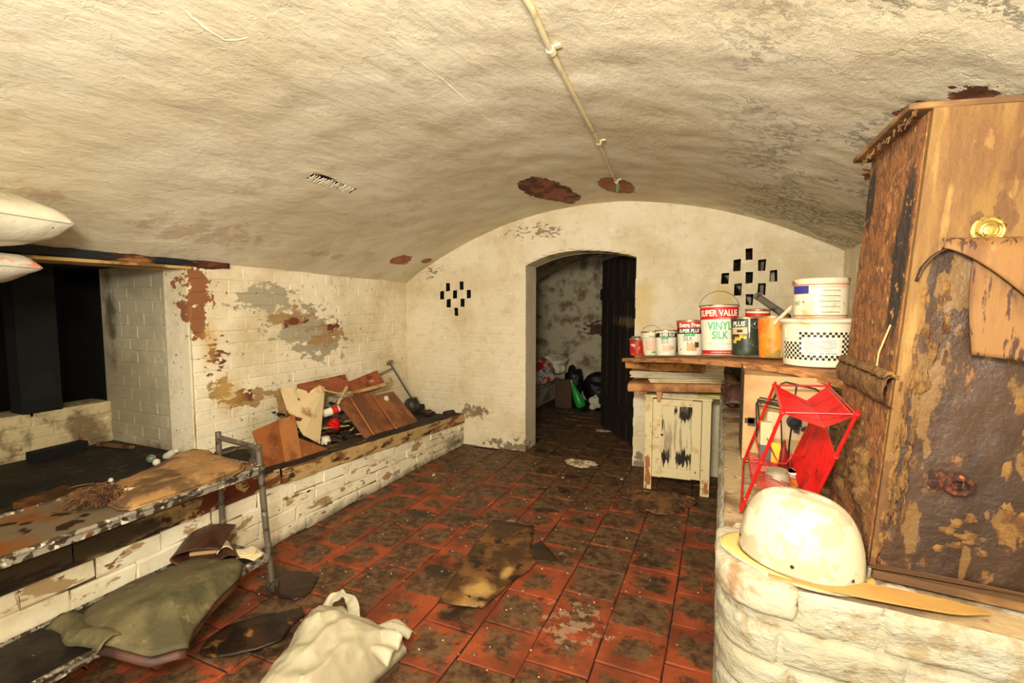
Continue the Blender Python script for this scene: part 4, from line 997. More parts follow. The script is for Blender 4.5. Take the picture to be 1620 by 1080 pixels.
# ---- red wire rack
rk = thing('wire_rack', 'bright red wire rack leaning against the cupboard behind the hard hat', 'rack', (.17, 1.5, .70))
d_ = V(-.077, .088, -.294)
P1, P2, P3, P4 = V(.163, 1.75, .992), V(.14, 1.30, .994), V(.310, 1.75, .999), V(.284, 1.285, 1.006)
B1, B2, B3, B4 = P1 + d_, P2 + d_, P3 + d_, P4 + d_
B2.z = B1.z = .7035; B3.z = B4.z = .712
for a, b in ((P1, B1), (P2, B2), (P3, B3), (P4, B4)):
    g = G(); g.tube([a + (a - b).normalized() * .012, b], .0042, 10); g.build('leg', m_red, rk, smooth=60)
for a, b in ((P1, P3), (P2, P4), (P1, P2), (P3, P4), (B1, B2)):
    g = G(); g.tube([a, b], .0032, 8); g.build('rail', m_red, rk, smooth=60)
for p in (P1, P2, P3, P4, L3(P2, B2, .48), L3(P4, B4, .38)):
    g = G(); g.box(p, (.013, .013, .011)); g.build('joint_clip', m_red, rk, bevel=.003)
def vshelf(l0, l1, v0, v1, r0, r1, n=24, mat=m_red):
    g = G()
    for k in range(n + 1):
        t = k / n; g.tube([L3(l0, l1, t), L3(v0, v1, t), L3(r0, r1, t)], .00165, 5)
    for a, b in ((l0, l1), (v0, v1), (r0, r1)): g.tube([a, b], .0026, 6)
    g.build('wire_shelf', mat, rk, smooth=60, kind='stuff')
vshelf(P1, P2, V(.254, 1.75, .948), V(.226, 1.30, .966), P3 + V(-.004, 0, -.004), P4 + V(-.006, 0, -.004), 30)
# lower trough: left plane nearly flat, right plane running up the right legs
def plane_wires(l0, l1, r0, r1, n, mat, r=.0015):
    g = G()
    for k in range(n + 1): g.tube([L3(l0, l1, k / n), L3(r0, r1, k / n)], r, 5)
    for a, b in ((l0, l1), (r0, r1)): g.tube([a, b], .0024, 6)
    g.build('wire_shelf', mat, rk, smooth=60, kind='stuff')
plane_wires(V(.222, 1.78, .742), V(.215, 1.36, .735), L3(P3, B3, .22) + V(-.003, 0, 0), L3(P4, B4, .36) + V(-.003, 0, 0), 40, m_red, .0024)
plane_wires(L3(P1, B1, .86), L3(P2, B2, .70), V(.222, 1.78, .742), V(.215, 1.36, .735), 22, m_redshelf, .0013)
g = G(); g.tube([L3(P1, B1, .62), L3(P2, B2, .47)], .0022, 6); g.build('brace', m_red, rk, smooth=60)
hd = [L3(P1, B1, .60) + V(.03, 0, 0), V(.158, 1.60, .80), V(.170, 1.60, .782), V(.188, 1.60, .784), V(.200, 1.60, .812), V(.25, 1.62, .806)]
g = G(); g.tube(hd, .0022, 6); g.build('bent_handle', m_red, rk, smooth=60)

# ---- things between the rack and the cardboard box
bx_ = thing('cardboard_box', 'brown cardboard box printed with pictures, holding up the right end of the sagging shelf', 'box', (.2, 1.95, .70))
x0, x1, y0, y1, zt = .082, .335, 1.852, 2.12, .998
for c, dd in (((x0 + (x1 - x0) / 2, y0, .86), (x1 - x0, .004, zt - .702)), (((x0 + x1) / 2, y1, .86), (x1 - x0, .004, zt - .702)), ((x0, (y0 + y1) / 2, .86), (.004, y1 - y0, zt - .702)), ((x1, (y0 + y1) / 2, .86), (.004, y1 - y0, zt - .702)), (((x0 + x1) / 2, (y0 + y1) / 2, .704), (x1 - x0, y1 - y0, .004)), (((x0 + x1) / 2, (y0 + y1) / 2, zt), (x1 - x0, y1 - y0, .004))):
    g = G(); g.box(c, dd); g.build('panel', m_card, bx_)
g = G(); g.box((.107, y0 - .003, .845), (.024, .001, .03)); g.box((.10, y0 - .003, .848), (.03, .001, .018)); g.build('printed_picture', p_dbrown, bx_)
g = G(); g.box((.24, y0 - .003, .84), (.17, .001, .09)); lab(g.build('printed_picture', p_photo, bx_), 'printed photograph panel on the box')
g = G(); g.box((x0 - .0025, 1.99, .86), (.002, .27, .31)); g.build('edge_tape', p_dbrown, bx_)
bk = thing('wire_basket', 'black wire toast-rack shaped stand in front of the cardboard box', 'rack', (.15, 1.80, .70))
for yy in (1.80, 1.74):
    g = G(); g.tube([(.118, yy, .82), (.112, yy, .93), (.118, yy, .940), (.170, yy - .0, .932), (.182, yy, .925), (.196, yy, .715)] if yy == 1.74 else [(.140, yy, .72), (.120, yy, .93), (.126, yy, .940), (.19, yy, .932), (.2, yy, .925)], .0025, 6); g.build('hoop', m_black, bk, smooth=60)
for zz in (.928, .918, .908):
    g = G(); g.tube([(.118, 1.80, zz + .006), (.20, 1.77, zz)], .0018, 6); g.build('cross_wire', m_black, bk, smooth=60)
for xx in (.125, .16, .19):
    g = G(); g.tube([(xx, 1.80, .932), (xx, 1.74, .930)], .0018, 6); g.build('cross_wire', m_black, bk, smooth=60)
b2 = thing('bent_wire_rack', 'black bent wire rack against the cardboard box, behind the red rack', 'rack', (.25, 1.83, .70))
g = G(); g.tube([(.170, 1.838, .93), (.190, 1.838, .985), (.205, 1.838, .992), (.29, 1.838, .975), (.31, 1.838, .96)], .0024, 6); g.build('upper_wire', m_black, b2, smooth=60)
g = G(); g.tube([(.222, 1.838, .703), (.222, 1.838, .78), (.232, 1.838, .92), (.236, 1.838, .988)], .0026, 6); g.build('upright_wire', m_black, b2, smooth=60)
def pack(name, label, cat, c, d, rz, mat, bands=(), lean=0):
    o = thing(name, label, cat, (c[0], c[1], c[2]), rot=(lean, 0, rz))
    g = G(); g.box((0, 0, d[2] / 2), d); g.build('carton', mat, o, bevel=.0015)
    for (z0, z1, m2) in bands:
        g = G(); g.box((0, 0, (z0 + z1) / 2), (d[0] + .001, d[1] + .001, z1 - z0)); g.build('printed_band', m2, o)
    return o
pack('packet', 'upright cream packet with a grey printed base inside the black wire stand', 'packet', (.146, 1.768, .702), (.036, .022, .165), .1, p_beige, [(.02, .09, p_grey)])
pack('packet', 'small yellow packet with a red picture standing behind the red rack leg', 'packet', (.170, 1.70, .702), (.026, .016, .115), -.1, p_yellow, [(.03, .055, p_redmix)])
g = G(); g.lathe([(.018, 0), (.019, .004), (.019, .05), (.014, .10), (.006, .118), (.005, .135), (.001, .137)], 20, (.188, 1.66, .701), sq=(.8, .5)); tag(g.build('bottle', p_maroon, smooth=40, loc=(.188, 1.66, .701)), 'maroon flat plastic bottle standing among the packets behind the red rack', 'bottle')
g = G(); g.lathe([(.030, 0), (.032, .004), (.032, .058), (.026, .066), (.027, .072)], 28, (.163, 1.57, .7), cap=True); tag(g.build('jar', p_greyjar, smooth=40, loc=(.163, 1.57, .7)), 'short grey jar standing on the parapet inside the red rack', 'jar')
pack('packet', 'orange and white packet beside the grey jar in the red rack', 'packet', (.207, 1.66, .701), (.028, .05, .046), .3, p_orange, [(.03, .046, p_letter)])
g = G(); g.lathe([(.021, 0), (.022, .002), (.022, .010), (.013, .011), (.012, .004)], 28, (.232, 1.832, .862), Matrix.Rotation(PI / 2, 3, 'X')); g.build('tape_roll', m_black, b2, smooth=40)
# rolled papers behind the rack
g = G(); g.tube([(.235, 1.82, .715), (.32, 1.835, .715)], .013, 14); tag(g.build('paper_roll', m_paper, smooth=50, loc=(.25, 1.82, .70)), 'grubby rolled paper lying at the foot of the cardboard box', 'paper')

# ---- cabinet by the doorway
cb = thing('bedside_cabinet', 'small cream cabinet with a mildewed door panel, standing right of the doorway', 'cabinet', (-.25, 3.45, .0))
cx0, cx1, cy0, cy1 = -.452, -.040, 3.30, 3.60
for (x, y, wd) in ((cx0 + .024, cy0 + .012, .048), (cx1 - .028, cy0 + .012, .056), (cx0 + .015, cy1 - .015, .03), (cx1 - .015, cy1 - .015, .03)):
    g = G(); g.box((x, y, .320), (wd, .024 if y < 3.4 else .03, .632), None, jit=.001); g.build('leg', m_cab, cb, bevel=.0025)
for x in (cx0 + .006, cx1 - .006):
    g = G(); g.box((x, 3.45, .36), (.010, .27, .54)); g.build('side_panel', m_cab, cb, bevel=.001)
g = G(); g.box((-.246, 3.592, .36), (.38, .008, .54)); g.build('back_panel', m_cab, cb)
g = G(); g.box(((cx0 + cx1) / 2, 3.45, .643), (cx1 - cx0 + .01, .31, .016)); g.build('top', m_cab, cb, bevel=.003)
g = G(); g.box((-.25, 3.45, .11), (.38, .27, .012)); g.build('shelf', m_cab, cb)
# the door hangs slightly out of true
dx0, dx1, dz0, dz1 = cx0 + .052, cx1 - .058, .105, .632
g = G(); tl = .014
for (c, dd) in (((dx0 + .03, 3.294, (dz0 + dz1) / 2 - .004), (.060, .018, dz1 - dz0)), ((dx1 - .028, 3.294, (dz0 + dz1) / 2 + .004), (.056, .018, dz1 - dz0 - .012)), (((dx0 + dx1) / 2, 3.294, dz1 - .022), (dx1 - dx0 - .11, .017, .044)), (((dx0 + dx1) / 2, 3.294, dz0 + .034), (dx1 - dx0 - .11, .017, .066))):
    g.box(c, dd, Matrix.Rotation(-.02, 3, 'Y') if dd[0] > .1 else None)
dd_ = g.build('door', m_cab, cb, bevel=.002); ORG[dd_.name] = ORG[cb.name]
g = G(); g.box(((dx0 + dx1) / 2, 3.300, (dz0 + dz1) / 2 + .004), (dx1 - dx0 - .10, .006, dz1 - dz0 - .10)); lab(g.build('door_panel', m_cabp, dd_), 'sunken panel streaked with black mildew')
g = G(); g.lathe([(.008, 0), (.006, .008), (.012, .016), (.013, .022), (.009, .027), (.001, .028)], 20, (dx0 + .028, 3.285, .385), R90); g.build('knob', p_tub, dd_, smooth=50)
g = G(); g.lathe([(.003, 0), (.008, .002), (.008, .005), (.001, .006)], 14, (dx0 + .062, 3.285, .392), R90); g.build('catch', m_rust, dd_, smooth=50)

# stack of bundles on the cabinet (each a thing)
def bundle(name, label, cat, x0, x1, y0, y1, z0, z1, mat, dz=0, seed=0, amp=.006, layers=1, sag=0, rag=.01):
    g = G()
    for L in range(layers):
        a, b = lerp(z0, z1, L / layers), lerp(z0, z1, (L + 1) / layers)
        ox = random.uniform(-rag, rag) if layers > 1 else 0
        def sec(u, v, a=a, b=b, ox=ox, L=L):
            th = 2 * PI * v; c, s_ = math.cos(th), math.sin(th); ex = .35
            yy = lerp(y0, y1, .5 + .5 * math.copysign(abs(c) ** ex, c)); zz = lerp(a, b, .5 + .5 * math.copysign(abs(s_) ** ex, s_))
            xx = lerp(x0, x1, u) + ox
            e = amp if layers == 1 else amp * .6
            return V(xx + e * nz((yy * 6, zz * 20, L), 2, seed), yy + e * nz((xx * 8, zz * 20, L), 2, seed + 3) + (.006 * math.sin(L * 2.1)), zz + dz * (u - .5) + e * .8 * nz((xx * 7, yy * 5, 0), 1.3, seed + 5) - sag * math.sin(PI * u))
        base = len(g.v); nu = 26; nv = 28
        g.grid(sec, nu, nv)
        for j in (0, nu): g.f.append([base + i * (nu + 1) + j for i in range(nv)]); g.m.append(0)
    return tag(g.build(name, mat, smooth=60, loc=((x0 + x1) / 2, (y0 + y1) / 2, z0)), label, cat)
bundle('magazine_pile', 'thin pile of magazines with a yellow-green cover, directly on the cabinet top', 'magazines', -.34, .035, 3.27, 3.52, .653, .676, m_paper, .008, 3, .003, 3)
tag(board([(-.12, 3.258, .668), (-.005, 3.258, .673), (-.005, 3.258, .683), (-.12, 3.258, .678)], .1, plain('yellow_green_cover', 190, 184, 70), 'booklet', loc=(-.06, 3.3, .67), nn=V(0, 1, 0)), 'thin yellow-green booklet sticking out of the magazine pile on the cabinet', 'booklet')
bundle('paper_parcel', 'stained square-edged brown paper parcel in the pile on the cabinet', 'parcel', -.560, .010, 3.24, 3.50, .682, .746, m_packet, .032, 7, .004)
bundle('newspaper', 'folded cream newspaper lying between the square brown parcel and the white papers', 'newspaper', -.42, .020, 3.235, 3.48, .752, .776, m_cream, .022, 11, .005, 2)
bundle('paper_stack', 'crumpled stack of white papers near the top of the pile on the cabinet', 'papers', -.545, .030, 3.23, 3.48, .776, .818, m_paper, .014, 15, .008, 5)
bundle('wrapped_parcel', 'sagging ochre wrapped parcel, topmost in the pile on the cabinet', 'parcel', -.580, -.09, 3.24, 3.50, .818, .875, m_packet2, -.004, 19, .012)
for k in range(3):
    g = G(); x = (-.36, -.50, -.47)[k]
    g.grid(lambda u, v: V(x + lerp(-.022, .022, u) * (1 - .5 * v), 3.262 - .004 * math.sin(PI * u) , .69 - lerp(0, (.075, .03, .04)[k], v) + .004 * math.sin(u * 9)), 8, 6); tag(g.build('paper_scrap', m_packet, smooth=60, solid=.002, loc=(x, 3.26, .66)), ('long torn brown paper tongue hanging over the cabinet corner', 'short torn scrap of brown paper hanging left of the cabinet leg', 'ragged brown paper scrap hanging from the parcel edge')[k], 'paper scrap')
# dark mouldy bundle at the far end of the parapet
def lump(name, label, cat, c, r, mat, seed=0, amp=.35, sq=.0, n=28, flat=0, loc=None, parent=None, solid=0):
    g = G()
    def f(u, v):
        th = 2 * PI * u; ph = PI * (v - .5); d = V(math.cos(ph) * math.cos(th), math.cos(ph) * math.sin(th), math.sin(ph))
        k = 1 + amp * nz(d, 1.3, seed) + amp * .5 * nz(d, 3.1, seed + 4)
        p = V(d.x * r[0] * k, d.y * r[1] * k, d.z * r[2] * k); p.z = max(p.z, -r[2] * .92)
        return p + Vector(c)
    g.grid(f, n, n, closed_u=True); o = g.build(name, mat, parent, smooth=70, loc=(c[0], c[1], c[2] - r[2] * .9))
    if not parent: tag(o, label, cat)
    return o
lump('mouldy_bundle', 'rotting rust-brown bundle slumped on the far end of the parapet', 'bundle', (.062, 2.92, .768), (.046, .12, .075), m_rubble, 4, .5)
lump('brown_sack', 'dark rotting sack drooping behind the pile of parcels by the parapet', 'sack', (.075, 3.3, .80), (.055, .12, .105), m_rdark, 14, .4)
g = G(); g.grid(lambda u, v: V(lerp(.03, .115, u), 2.70 + .10 * v, .706 + .13 * math.sin(PI * (.1 + .55 * v)) * (1 - .35 * abs(u - .5)) + .01 * nz((u * 4, v * 4, 0), 2)), 12, 14); tag(g.build('leather_scrap', m_leather, smooth=60, solid=.004, loc=(.07, 2.7, .705)), 'curled scrap of brown leather on the parapet end beside the rotting bundle', 'scrap')
g = G(); g.box((.135, 2.95, .765), (.03, .03, .125)); tag(g.build('prop_timber', m_dark, loc=(.135, 2.95, .70), bevel=.002), 'dark upright prop timber under the shelf board, left of the cardboard box', 'timber')

# ---- the sagging shelf board
A_, B_, C_ = V(-.590, 3.22, .903), V(.095, 2.12, 1.026), V(.375, 1.74, 1.018)
fr = [V(-.600, 3.235, .896), V(-.40, 2.91, .936), V(-.20, 2.60, .978), V(-.03, 2.32, 1.006), V(.10, 2.11, 1.024), V(.24, 1.92, 1.030), V(.385, 1.735, 1.008)]
def along(t):
    q = t * (len(fr) - 1); i = min(int(q), len(fr) - 2); return fr[i].lerp(fr[i + 1], q - i)
PER = V(.844, .536, 0)
g = G(); th = .024
def bd(u, v):
    # section: front-bottom, front-top, back-top, back-bottom, close
    sec = [(0, -th), (0, 0), (.30, 0.004), (.30, -th + .004), (0, -th)]
    i = min(int(v * 4), 3); t = v * 4 - i; a = lerp(sec[i][0], sec[i + 1][0], t); z = lerp(sec[i][1], sec[i + 1][1], t)
    p = along(u); k = 1 - .15 * u; rag = .008 * nz((u * 30, v * 9, 1), 1.1) if u > .97 else .0015 * nz((u * 30, v * 5, 0), 1)
    q = p + PER * (a * k) + V(rag, 0, rag * .4 + z); q.x = min(q.x, .70); return q
base = 0; nu = 60; g.grid(bd, nu, 16)
for j in (0, nu): g.f.append([i * (nu + 1) + j for i in range(16)]); g.m.append(0)
sh = thing('shelf_board', 'long sagging brown fibreboard shelf carrying the paint tins', 'shelf', (0, 2.4, .97))
g.build('board', m_board, sh, smooth=40)
# delaminated corrugations at the right end
for k in range(5):
    g = G(); e = fr[-1]
    g.grid(lambda u, v: e + PER * lerp(.02, .20, u) + V(.004 + .010 * v, -.010 * v - .004, -.013 + .0035 * k + .0035 * math.sin(u * 26 + k * 1.7)), 60, 2); g.build('corrugation', m_rubble if k % 2 else m_board, sh, solid=.0015, smooth=60)

# ---- tins and tubs
TL = -.065
# Super Value vinyl silk tin
t = Tin('paint_tin', 'tall white paint tin reading SUPER VALUE on red and VINYL SILK in green', 'paint tin', -.004, 2.54, 1.0105, .077, .087, .233, TL, twist=.10)
t.body(p_white); t.bail(.085, side=.05)
t.band(.168, .226, p_red); t.band(.003, .022, p_red)
t.text('SUPER VALUE', .040, .196, p_letter, bold=.0012, sx=.80, a=-.12); t.text('FOR WOODWORK', .008, .1725, p_letter, a=.38)
t.text('VINYL', .054, .135, p_green, sx=.74, a=-.06, bold=.001); t.text('SILK', .050, .092, p_green, sx=.76, a=-.06, bold=.001)
t.text('FOR WALLS AND CEILINGS', .009, .052, p_green); t.text('INTERIOR DECORATION', .008, .012, p_letter)
# extra free tin
t = Tin('paint_tin', 'white paint tin with a red Extra Free band above a black band', 'paint tin', -.148, 2.749, .983, .062, .067, .180, TL, twist=.28)
t.body(p_white); t.band(.142, .176, p_red); t.band(.112, .142, p_black)
t.text('Extra Free', .030, .157, p_letter, a=-.30, bold=.0012, sx=.9); t.text('SUPER PLUS', .026, .127, p_letter, a=-.36, bold=.001, sx=.8, slant=.2)
t.band(.100, .112, p_green, a0=-.75, a1=.1, wav=.003); t.text('SILK', .034, .086, p_black, a=-.45, sx=.8); t.band(.022, .066, p_tan, a0=-.55, a1=.25, wav=.006); t.band(.040, .068, p_dbrown, a0=.1, a1=.45)
g = G(); g.lathe([(.0001, .001), (.004, .0006)], 10, t.pt(-1.1, .03), Matrix.Rotation(-1.1, 3, 'Z') @ R90); g.build('print_dot', p_black, t.o)
# second PLUS tin
t = Tin('paint_tin', 'smaller white tin with a black PLUS band and a wire handle, third from the left', 'paint tin', -.290, 2.935, .957, .055, .061, .142, TL, twist=.25)
t.body(p_white); t.band(.104, .130, p_black); t.text('SUPER PLUS', .024, .117, p_letter, a=-.1, bold=.001, sx=.7, slant=.2)
t.band(.092, .104, p_green, a0=-.7, a1=.0, wav=.003); t.text('SILK', .030, .078, p_grey, a=-.35, sx=.8); t.band(.025, .060, p_pink, a0=-.6, a1=.25, wav=.006); t.band(.034, .054, p_beige, a0=.2, a1=.6)
t.bail(.050, mat=p_pink, strap=True, side=.3)
# white bucket
t = Tin('plastic_bucket', 'small dirty white plastic bucket with a pale green line, second from left', 'bucket', -.392, 3.085, .9385, .046, .060, .142, TL, twist=.1)
t.body(p_tub, lid=False); t.bail(.055, side=.2); t.band(.104, .107, p_green); t.band(.030, .095, p_pink, a0=-.8, a1=.4, off=.0005); t.text('PAINT', .018, .115, p_dkgreen, a=.1); t.band(.016, .024, p_green, a0=-.1, a1=.6)
# red tin at the end
t = Tin('tin_can', 'squat red litter-patterned tin at the far left end of the shelf', 'tin', -.505, 3.275, .9115, .049, .053, .112, TL)
t.body(p_redmix); t.text('TIN', .02, .07, p_letter, a=-.6, bold=.001)
g = G(); g.lathe([(.030, .112), (.032, .13), (.028, .131), (.026, .115)], 24, (-.01, 0, 0)); g.build('glass_cup', p_glass, t.o, smooth=50)
# dark green PLUS tin
t = Tin('paint_tin', 'dark green paint tin with white PLUS lettering and drips, right of the tallest tin', 'paint tin', .108, 2.375, 1.0285, .060, .064, .162, TL, twist=.1)
t.body(p_dkgreen, lid=True); t.text('PLUS', .028, .136, p_letter, a=-.62, bold=.001, sx=.9, slant=.15); t.band(.092, .122, p_beige, a0=-1.2, a1=-.05); t.band(.1, .112, p_dbrown, a0=-.75, a1=-.35, off=.001)
for (a, z, w) in ((-.7, .072, .22), (-.45, .082, .12), (-.95, .060, .14), (-.2, .078, .1)): t.band(z - .007, z + .007, p_yellow, a0=a - w, a1=a + w, off=.001, n=10, wav=.005)
t.band(.10, .16, p_tub, 'drip', a0=.02, a1=.12, off=.0012, n=4); t.band(.075, .11, p_tub, 'drip', a0=.05, a1=.09, off=.0012, n=4)
g = G()
for k in range(2): g.tube([t.pt(.45 + .25 * math.cos(b) + k * .16, .128 + .011 * math.sin(b) + k * .008, .004) for b in [PI * j / 8 for j in range(17)]], .0022, 6)
g.build('wire_clip', m_chrome, t.o, smooth=60)
# orange splashed tin
t = Tin('paint_tin', 'rusty tin splashed with orange paint, left of the chequered tub', 'paint tin', .200, 2.245, 1.0345, .052, .056, .165, TL)
t.body(p_ored); t.band(.004, .12, p_tan, a0=.55, a1=1.3)
# strap lying across the orange tin
g = G(); q0, q1 = t.pt(.02, .135, .004), t.pt(.9, .205, .03)
g.grid(lambda u, v: q0.lerp(q1, u) + V(-.004, 0, .012) * (v - .5) * 1.2, 10, 2); g.build('handle_strap', p_pink, t.o, solid=.003, smooth=60)
# red tin standing behind
g = G()
t = Tin('paint_tin', 'small red-topped tin behind the dark green tin, only its lid band showing', 'paint tin', .155, 2.53, 1.034, .050, .052, .192, 0)
t.body(p_tub); t.band(.135, .178, p_red); t.band(.186, .190, p_red)
# steel tube
tb = thing('steel_tube', 'short steel tube leaning over the tins, in front of the right brick vents', 'tube', (.2, 2.5, 1.05))
g = G(); g.tube([(.158, 2.66, 1.292), (.270, 2.46, 1.195)], .016, 16); g.tube([(.157, 2.663, 1.293), (.163, 2.652, 1.288)], .018, 16); g.build('barrel', m_steel, tb, smooth=50)
g = G(); g.tube([(.262, 2.47, 1.203), (.288, 2.45, 1.12), (.292, 2.44, 1.045)], [.018, .026, .03], 12); g.build('hose_end', m_rdark, tb, smooth=60)
# brown heap behind the small tins
bundle('bark_heap', 'heap of crinkled brown leathery scraps behind the small white tins', 'heap', -.40, -.14, 3.30, 3.42, .93, 1.045, m_rubble, .02, 23, .03)

# chequered tub
t = Tin('plastic_tub', 'wide cream tub with black chequered print at the right end of the shelf', 'tub', .322, 2.035, 1.034, .107, .114, .158, -.02)
t.body(p_tub, rim=False, lid=False)
g = G(); g.lathe([(.114, .150), (.124, .152), (.128, .158), (.126, .164), (.116, .168), (.02, .168)], 56); lab(g.build('lid', p_lid if False else p_tub, t.o, smooth=40), 'cream overhanging lid')
nc, nr = 78, 11; sz = .0088
g = G()
for j in range(nr):
    for i in range(nc):
        a0 = -1.15 + i * sz / .110; zz0 = .024 + j * sz
        if a0 > 1.12: continue
        if (i + j) % 2: continue
        inlab = (-.46 < a0 < .62) and .0405 < zz0 + .004 < .103
        if inlab: continue
        if a0 < -.56 and zz0 > .08: continue
        if a0 < -.56 and False: continue
        g.add([t.pt(a0, zz0), t.pt(a0 + sz / .110, zz0), t.pt(a0 + sz / .110, zz0 + sz), t.pt(a0, zz0 + sz)], [(0, 1, 2, 3)])
g.build('chequer_print', p_black, t.o, fixn=False)
t.band(.0415, .103, p_letter, 'label', a0=-.44, a1=.60, off=.0007, n=24)
t.text('PROTECT FROM FROST', .0075, .098, p_black, a=.06); t.text('PROTECT FROM FROST', .0075, .056, p_black, a=.06); t.text('4 LITRES - 0.88 IMP GAL', .0105, .0475, p_black, a=.07, sx=1.0)
for k in range(8): t.band(.0625 + k * .0040, .0638 + k * .0040, p_grey, 'small_print', a0=-.36, a1=.52 - (.12 if k % 3 == 0 else 0), off=.0012, n=16)
g = G(); g.grid(lambda u, v: t.pt(-1.10 + .08 * u, lerp(.10, .135, v), .003), 3, 3); g.build('side_clip', p_tub, t.o, solid=.002)
# upper tub
t = Tin('plastic_tub', 'cream tub with a blue square and red lines, stacked on top of the chequered tub', 'tub', .325, 2.040, 1.2025, .083, .086, .134, -.02)
t.body(p_tub, rim=False, lid=False); g = G(); g.lathe([(.086, .122), (.089, .122), (.090, .130), (.090, .138), (.086, .140), (.01, .139)], 48); lab(g.build('lid', p_lid, t.o, smooth=40), 'lid splashed with rusty paint')
t.band(.116, .119, p_red); t.band(.008, .011, p_red); t.band(.0035, .0055, p_red); t.band(.088, .114, p_blue, a0=-1.25, a1=-.42); t.band(.085, .088, p_red, a0=-1.25, a1=-.42)
t.band(.104, .114, p_pink, a0=-.34, a1=1.2)
for k in range(13): t.band(.020 + k * .0062, .0222 + k * .0062, p_pink if k % 3 else p_grey, 'small_print', a0=-.05 + (.1 if k % 4 == 0 else 0), a1=.75 - (.15 if k % 3 == 1 else 0), off=.001, n=16)
t.text('PAINT', .022, .052, p_grey, a=-.95, sx=.5)
# sack behind the tubs
fs_ = thing('plastic_sack', 'folded white plastic sack with a small red label, behind the stacked tubs', 'sack', (.52, 2.25, 1.0))
patch([(.47, 2.24, 1.035), (.60, 2.02, 1.035), (.60, 2.04, 1.40), (.47, 2.27, 1.20)], lambda u, v: (.01 * math.sin(v * 9), .012 * nz((u * 3, v * 3, 0), 2), .03 * math.sin(u * 3) * v), m_fsack, 'sheet', fs_, solid=.02, nu=14, nv=16)
g = G(); g.grid(lambda u, v: V(.494 + .036 * u, 2.182 - .060 * u, lerp(1.21, 1.285, v)), 3, 3); g.build('red_label', p_red, fs_, solid=.001)
g = G(); g.grid(lambda u, v: V(.500 + .026 * u, 2.170 - .044 * u, lerp(1.222, 1.268, v)), 3, 3); g.build('label_picture', p_tan, fs_, solid=.001)
g = G(); g.box((.46, 2.30, 1.055), (.10, .10, .05), Matrix.Rotation(.4, 3, 'Z')); tag(g.build('brown_carton', p_tan, loc=(.46, 2.3, 1.03), bevel=.003), 'brown carton wedged behind the chequered tub', 'carton')

PTS = {
    'a_left': [(-2.24, 1.75, 0.585), (-2.24, 1.909, 0.61), (-2.16, 1.879, 0.379), (-2.16, 1.756, 0.397)],
    'a_strip': [(-2.23, 1.901, 0.613), (-2.23, 2.013, 0.617), (-2.15, 1.983, 0.378), (-2.15, 1.871, 0.383)],
    'a_right': [(-2.22, 1.999, 0.5), (-2.18, 2.225, 0.364), (-2.15, 2.132, 0.333), (-2.15, 1.983, 0.374)],
    'a_tongue': [(-2.3, 2.027, 0.615), (-2.3, 2.132, 0.567), (-2.3, 2.083, 0.524)],
    'cream': [(-2.45, 2.106, 0.753), (-2.45, 2.239, 0.724), (-2.45, 2.309, 0.696), (-2.44, 2.324, 0.673), (-2.45, 2.35, 0.689), (-2.45, 2.422, 0.716), (-2.45, 2.472, 0.691), (-2.25, 2.215, 0.395), (-2.25, 2.091, 0.481), (-2.3, 2.075, 0.567), (-2.35, 2.072, 0.621)],
    'creamside': [(-2.5, 2.125, 0.715), (-2.45, 2.12, 0.75), (-2.4, 2.111, 0.589), (-2.48, 2.125, 0.59)],
    't1': [(-2.6, 2.377, 0.717), (-2.6, 2.823, 0.726), (-2.5, 2.751, 0.685), (-2.5, 2.335, 0.692)],
    't2': [(-2.6, 2.847, 0.66), (-2.6, 3.195, 0.709), (-2.5, 3.155, 0.636), (-2.5, 2.807, 0.591)],
    'wave': [(-2.42, 2.446, 0.676), (-2.4, 2.57, 0.63), (-2.42, 2.731, 0.61), (-2.42, 2.925, 0.607), (-2.45, 3.13, 0.602), (-2.5, 3.27, 0.62)],
    'stick': [(-2.38, 2.605, 0.679), (-2.3, 2.432, 0.602)],
    'case_side': [(-2.38, 2.522, 0.579), (-2.42, 2.665, 0.599), (-2.2, 2.661, 0.335), (-2.16, 2.542, 0.339)],
    'case_p1': [(-2.42, 2.665, 0.599), (-2.44, 2.933, 0.56), (-2.2, 2.904, 0.321), (-2.2, 2.661, 0.335)],
    'case_p2': [(-2.43, 2.935, 0.555), (-2.46, 3.223, 0.54), (-2.22, 3.219, 0.316), (-2.2, 2.927, 0.32)],
    'tube': [(-2.62, 3.397, 0.748), (-2.55, 3.701, 0.301), (-2.62, 3.251, 0.668), (-2.62, 3.421, 0.696), (-2.55, 3.593, 0.351)],
    'can': [(-2.4, 2.449, 0.539)],
    'redbag': [(-2.38, 2.499, 0.431)],
    'jar': [(-2.3, 2.312, 0.371)],
    'sticks': [(-2.3, 2.528, 0.327), (-2.3, 2.668, 0.322), (-2.32, 2.521, 0.366), (-2.32, 2.597, 0.401)],
}

# ================================================================ CEILING FIXTURES
cn = thing('conduit', 'cream painted conduit pipe running along the crown of the vaulted ceiling', 'pipe', (-.5, 1.5, 1.99))
pp = [V(-.44, -1.3, 0), V(-.445, 0, 0), V(-.458, 1.176, 0), V(-.481, 1.387, 0), V(-.545, 2.26, 0), V(-.60, 2.80, 0), V(-.628, 3.14, 0)]
ptsc = []
for a, b in zip(pp, pp[1:]):
    for k in range(8): ptsc.append(a.lerp(b, k / 8))
ptsc.append(pp[-1])
for p in ptsc: p.z = zc(p.x, p.y) - .016
g = G(); g.tube(ptsc, .0085, 12); g.build('pipe', m_conduit, cn, smooth=60)
for (x, y) in ((-.481, 1.40), (-.545, 2.28), (-.618, 3.05)):
    g = G(); z = zc(x, y) - .016; g.tube([(x, y - .012, z), (x, y + .012, z)], .0125, 12); g.box((x + .02, y, z + .010), (.02, .016, .006)); g.build('saddle_clip', m_conduit, cn, smooth=50, kind=None)
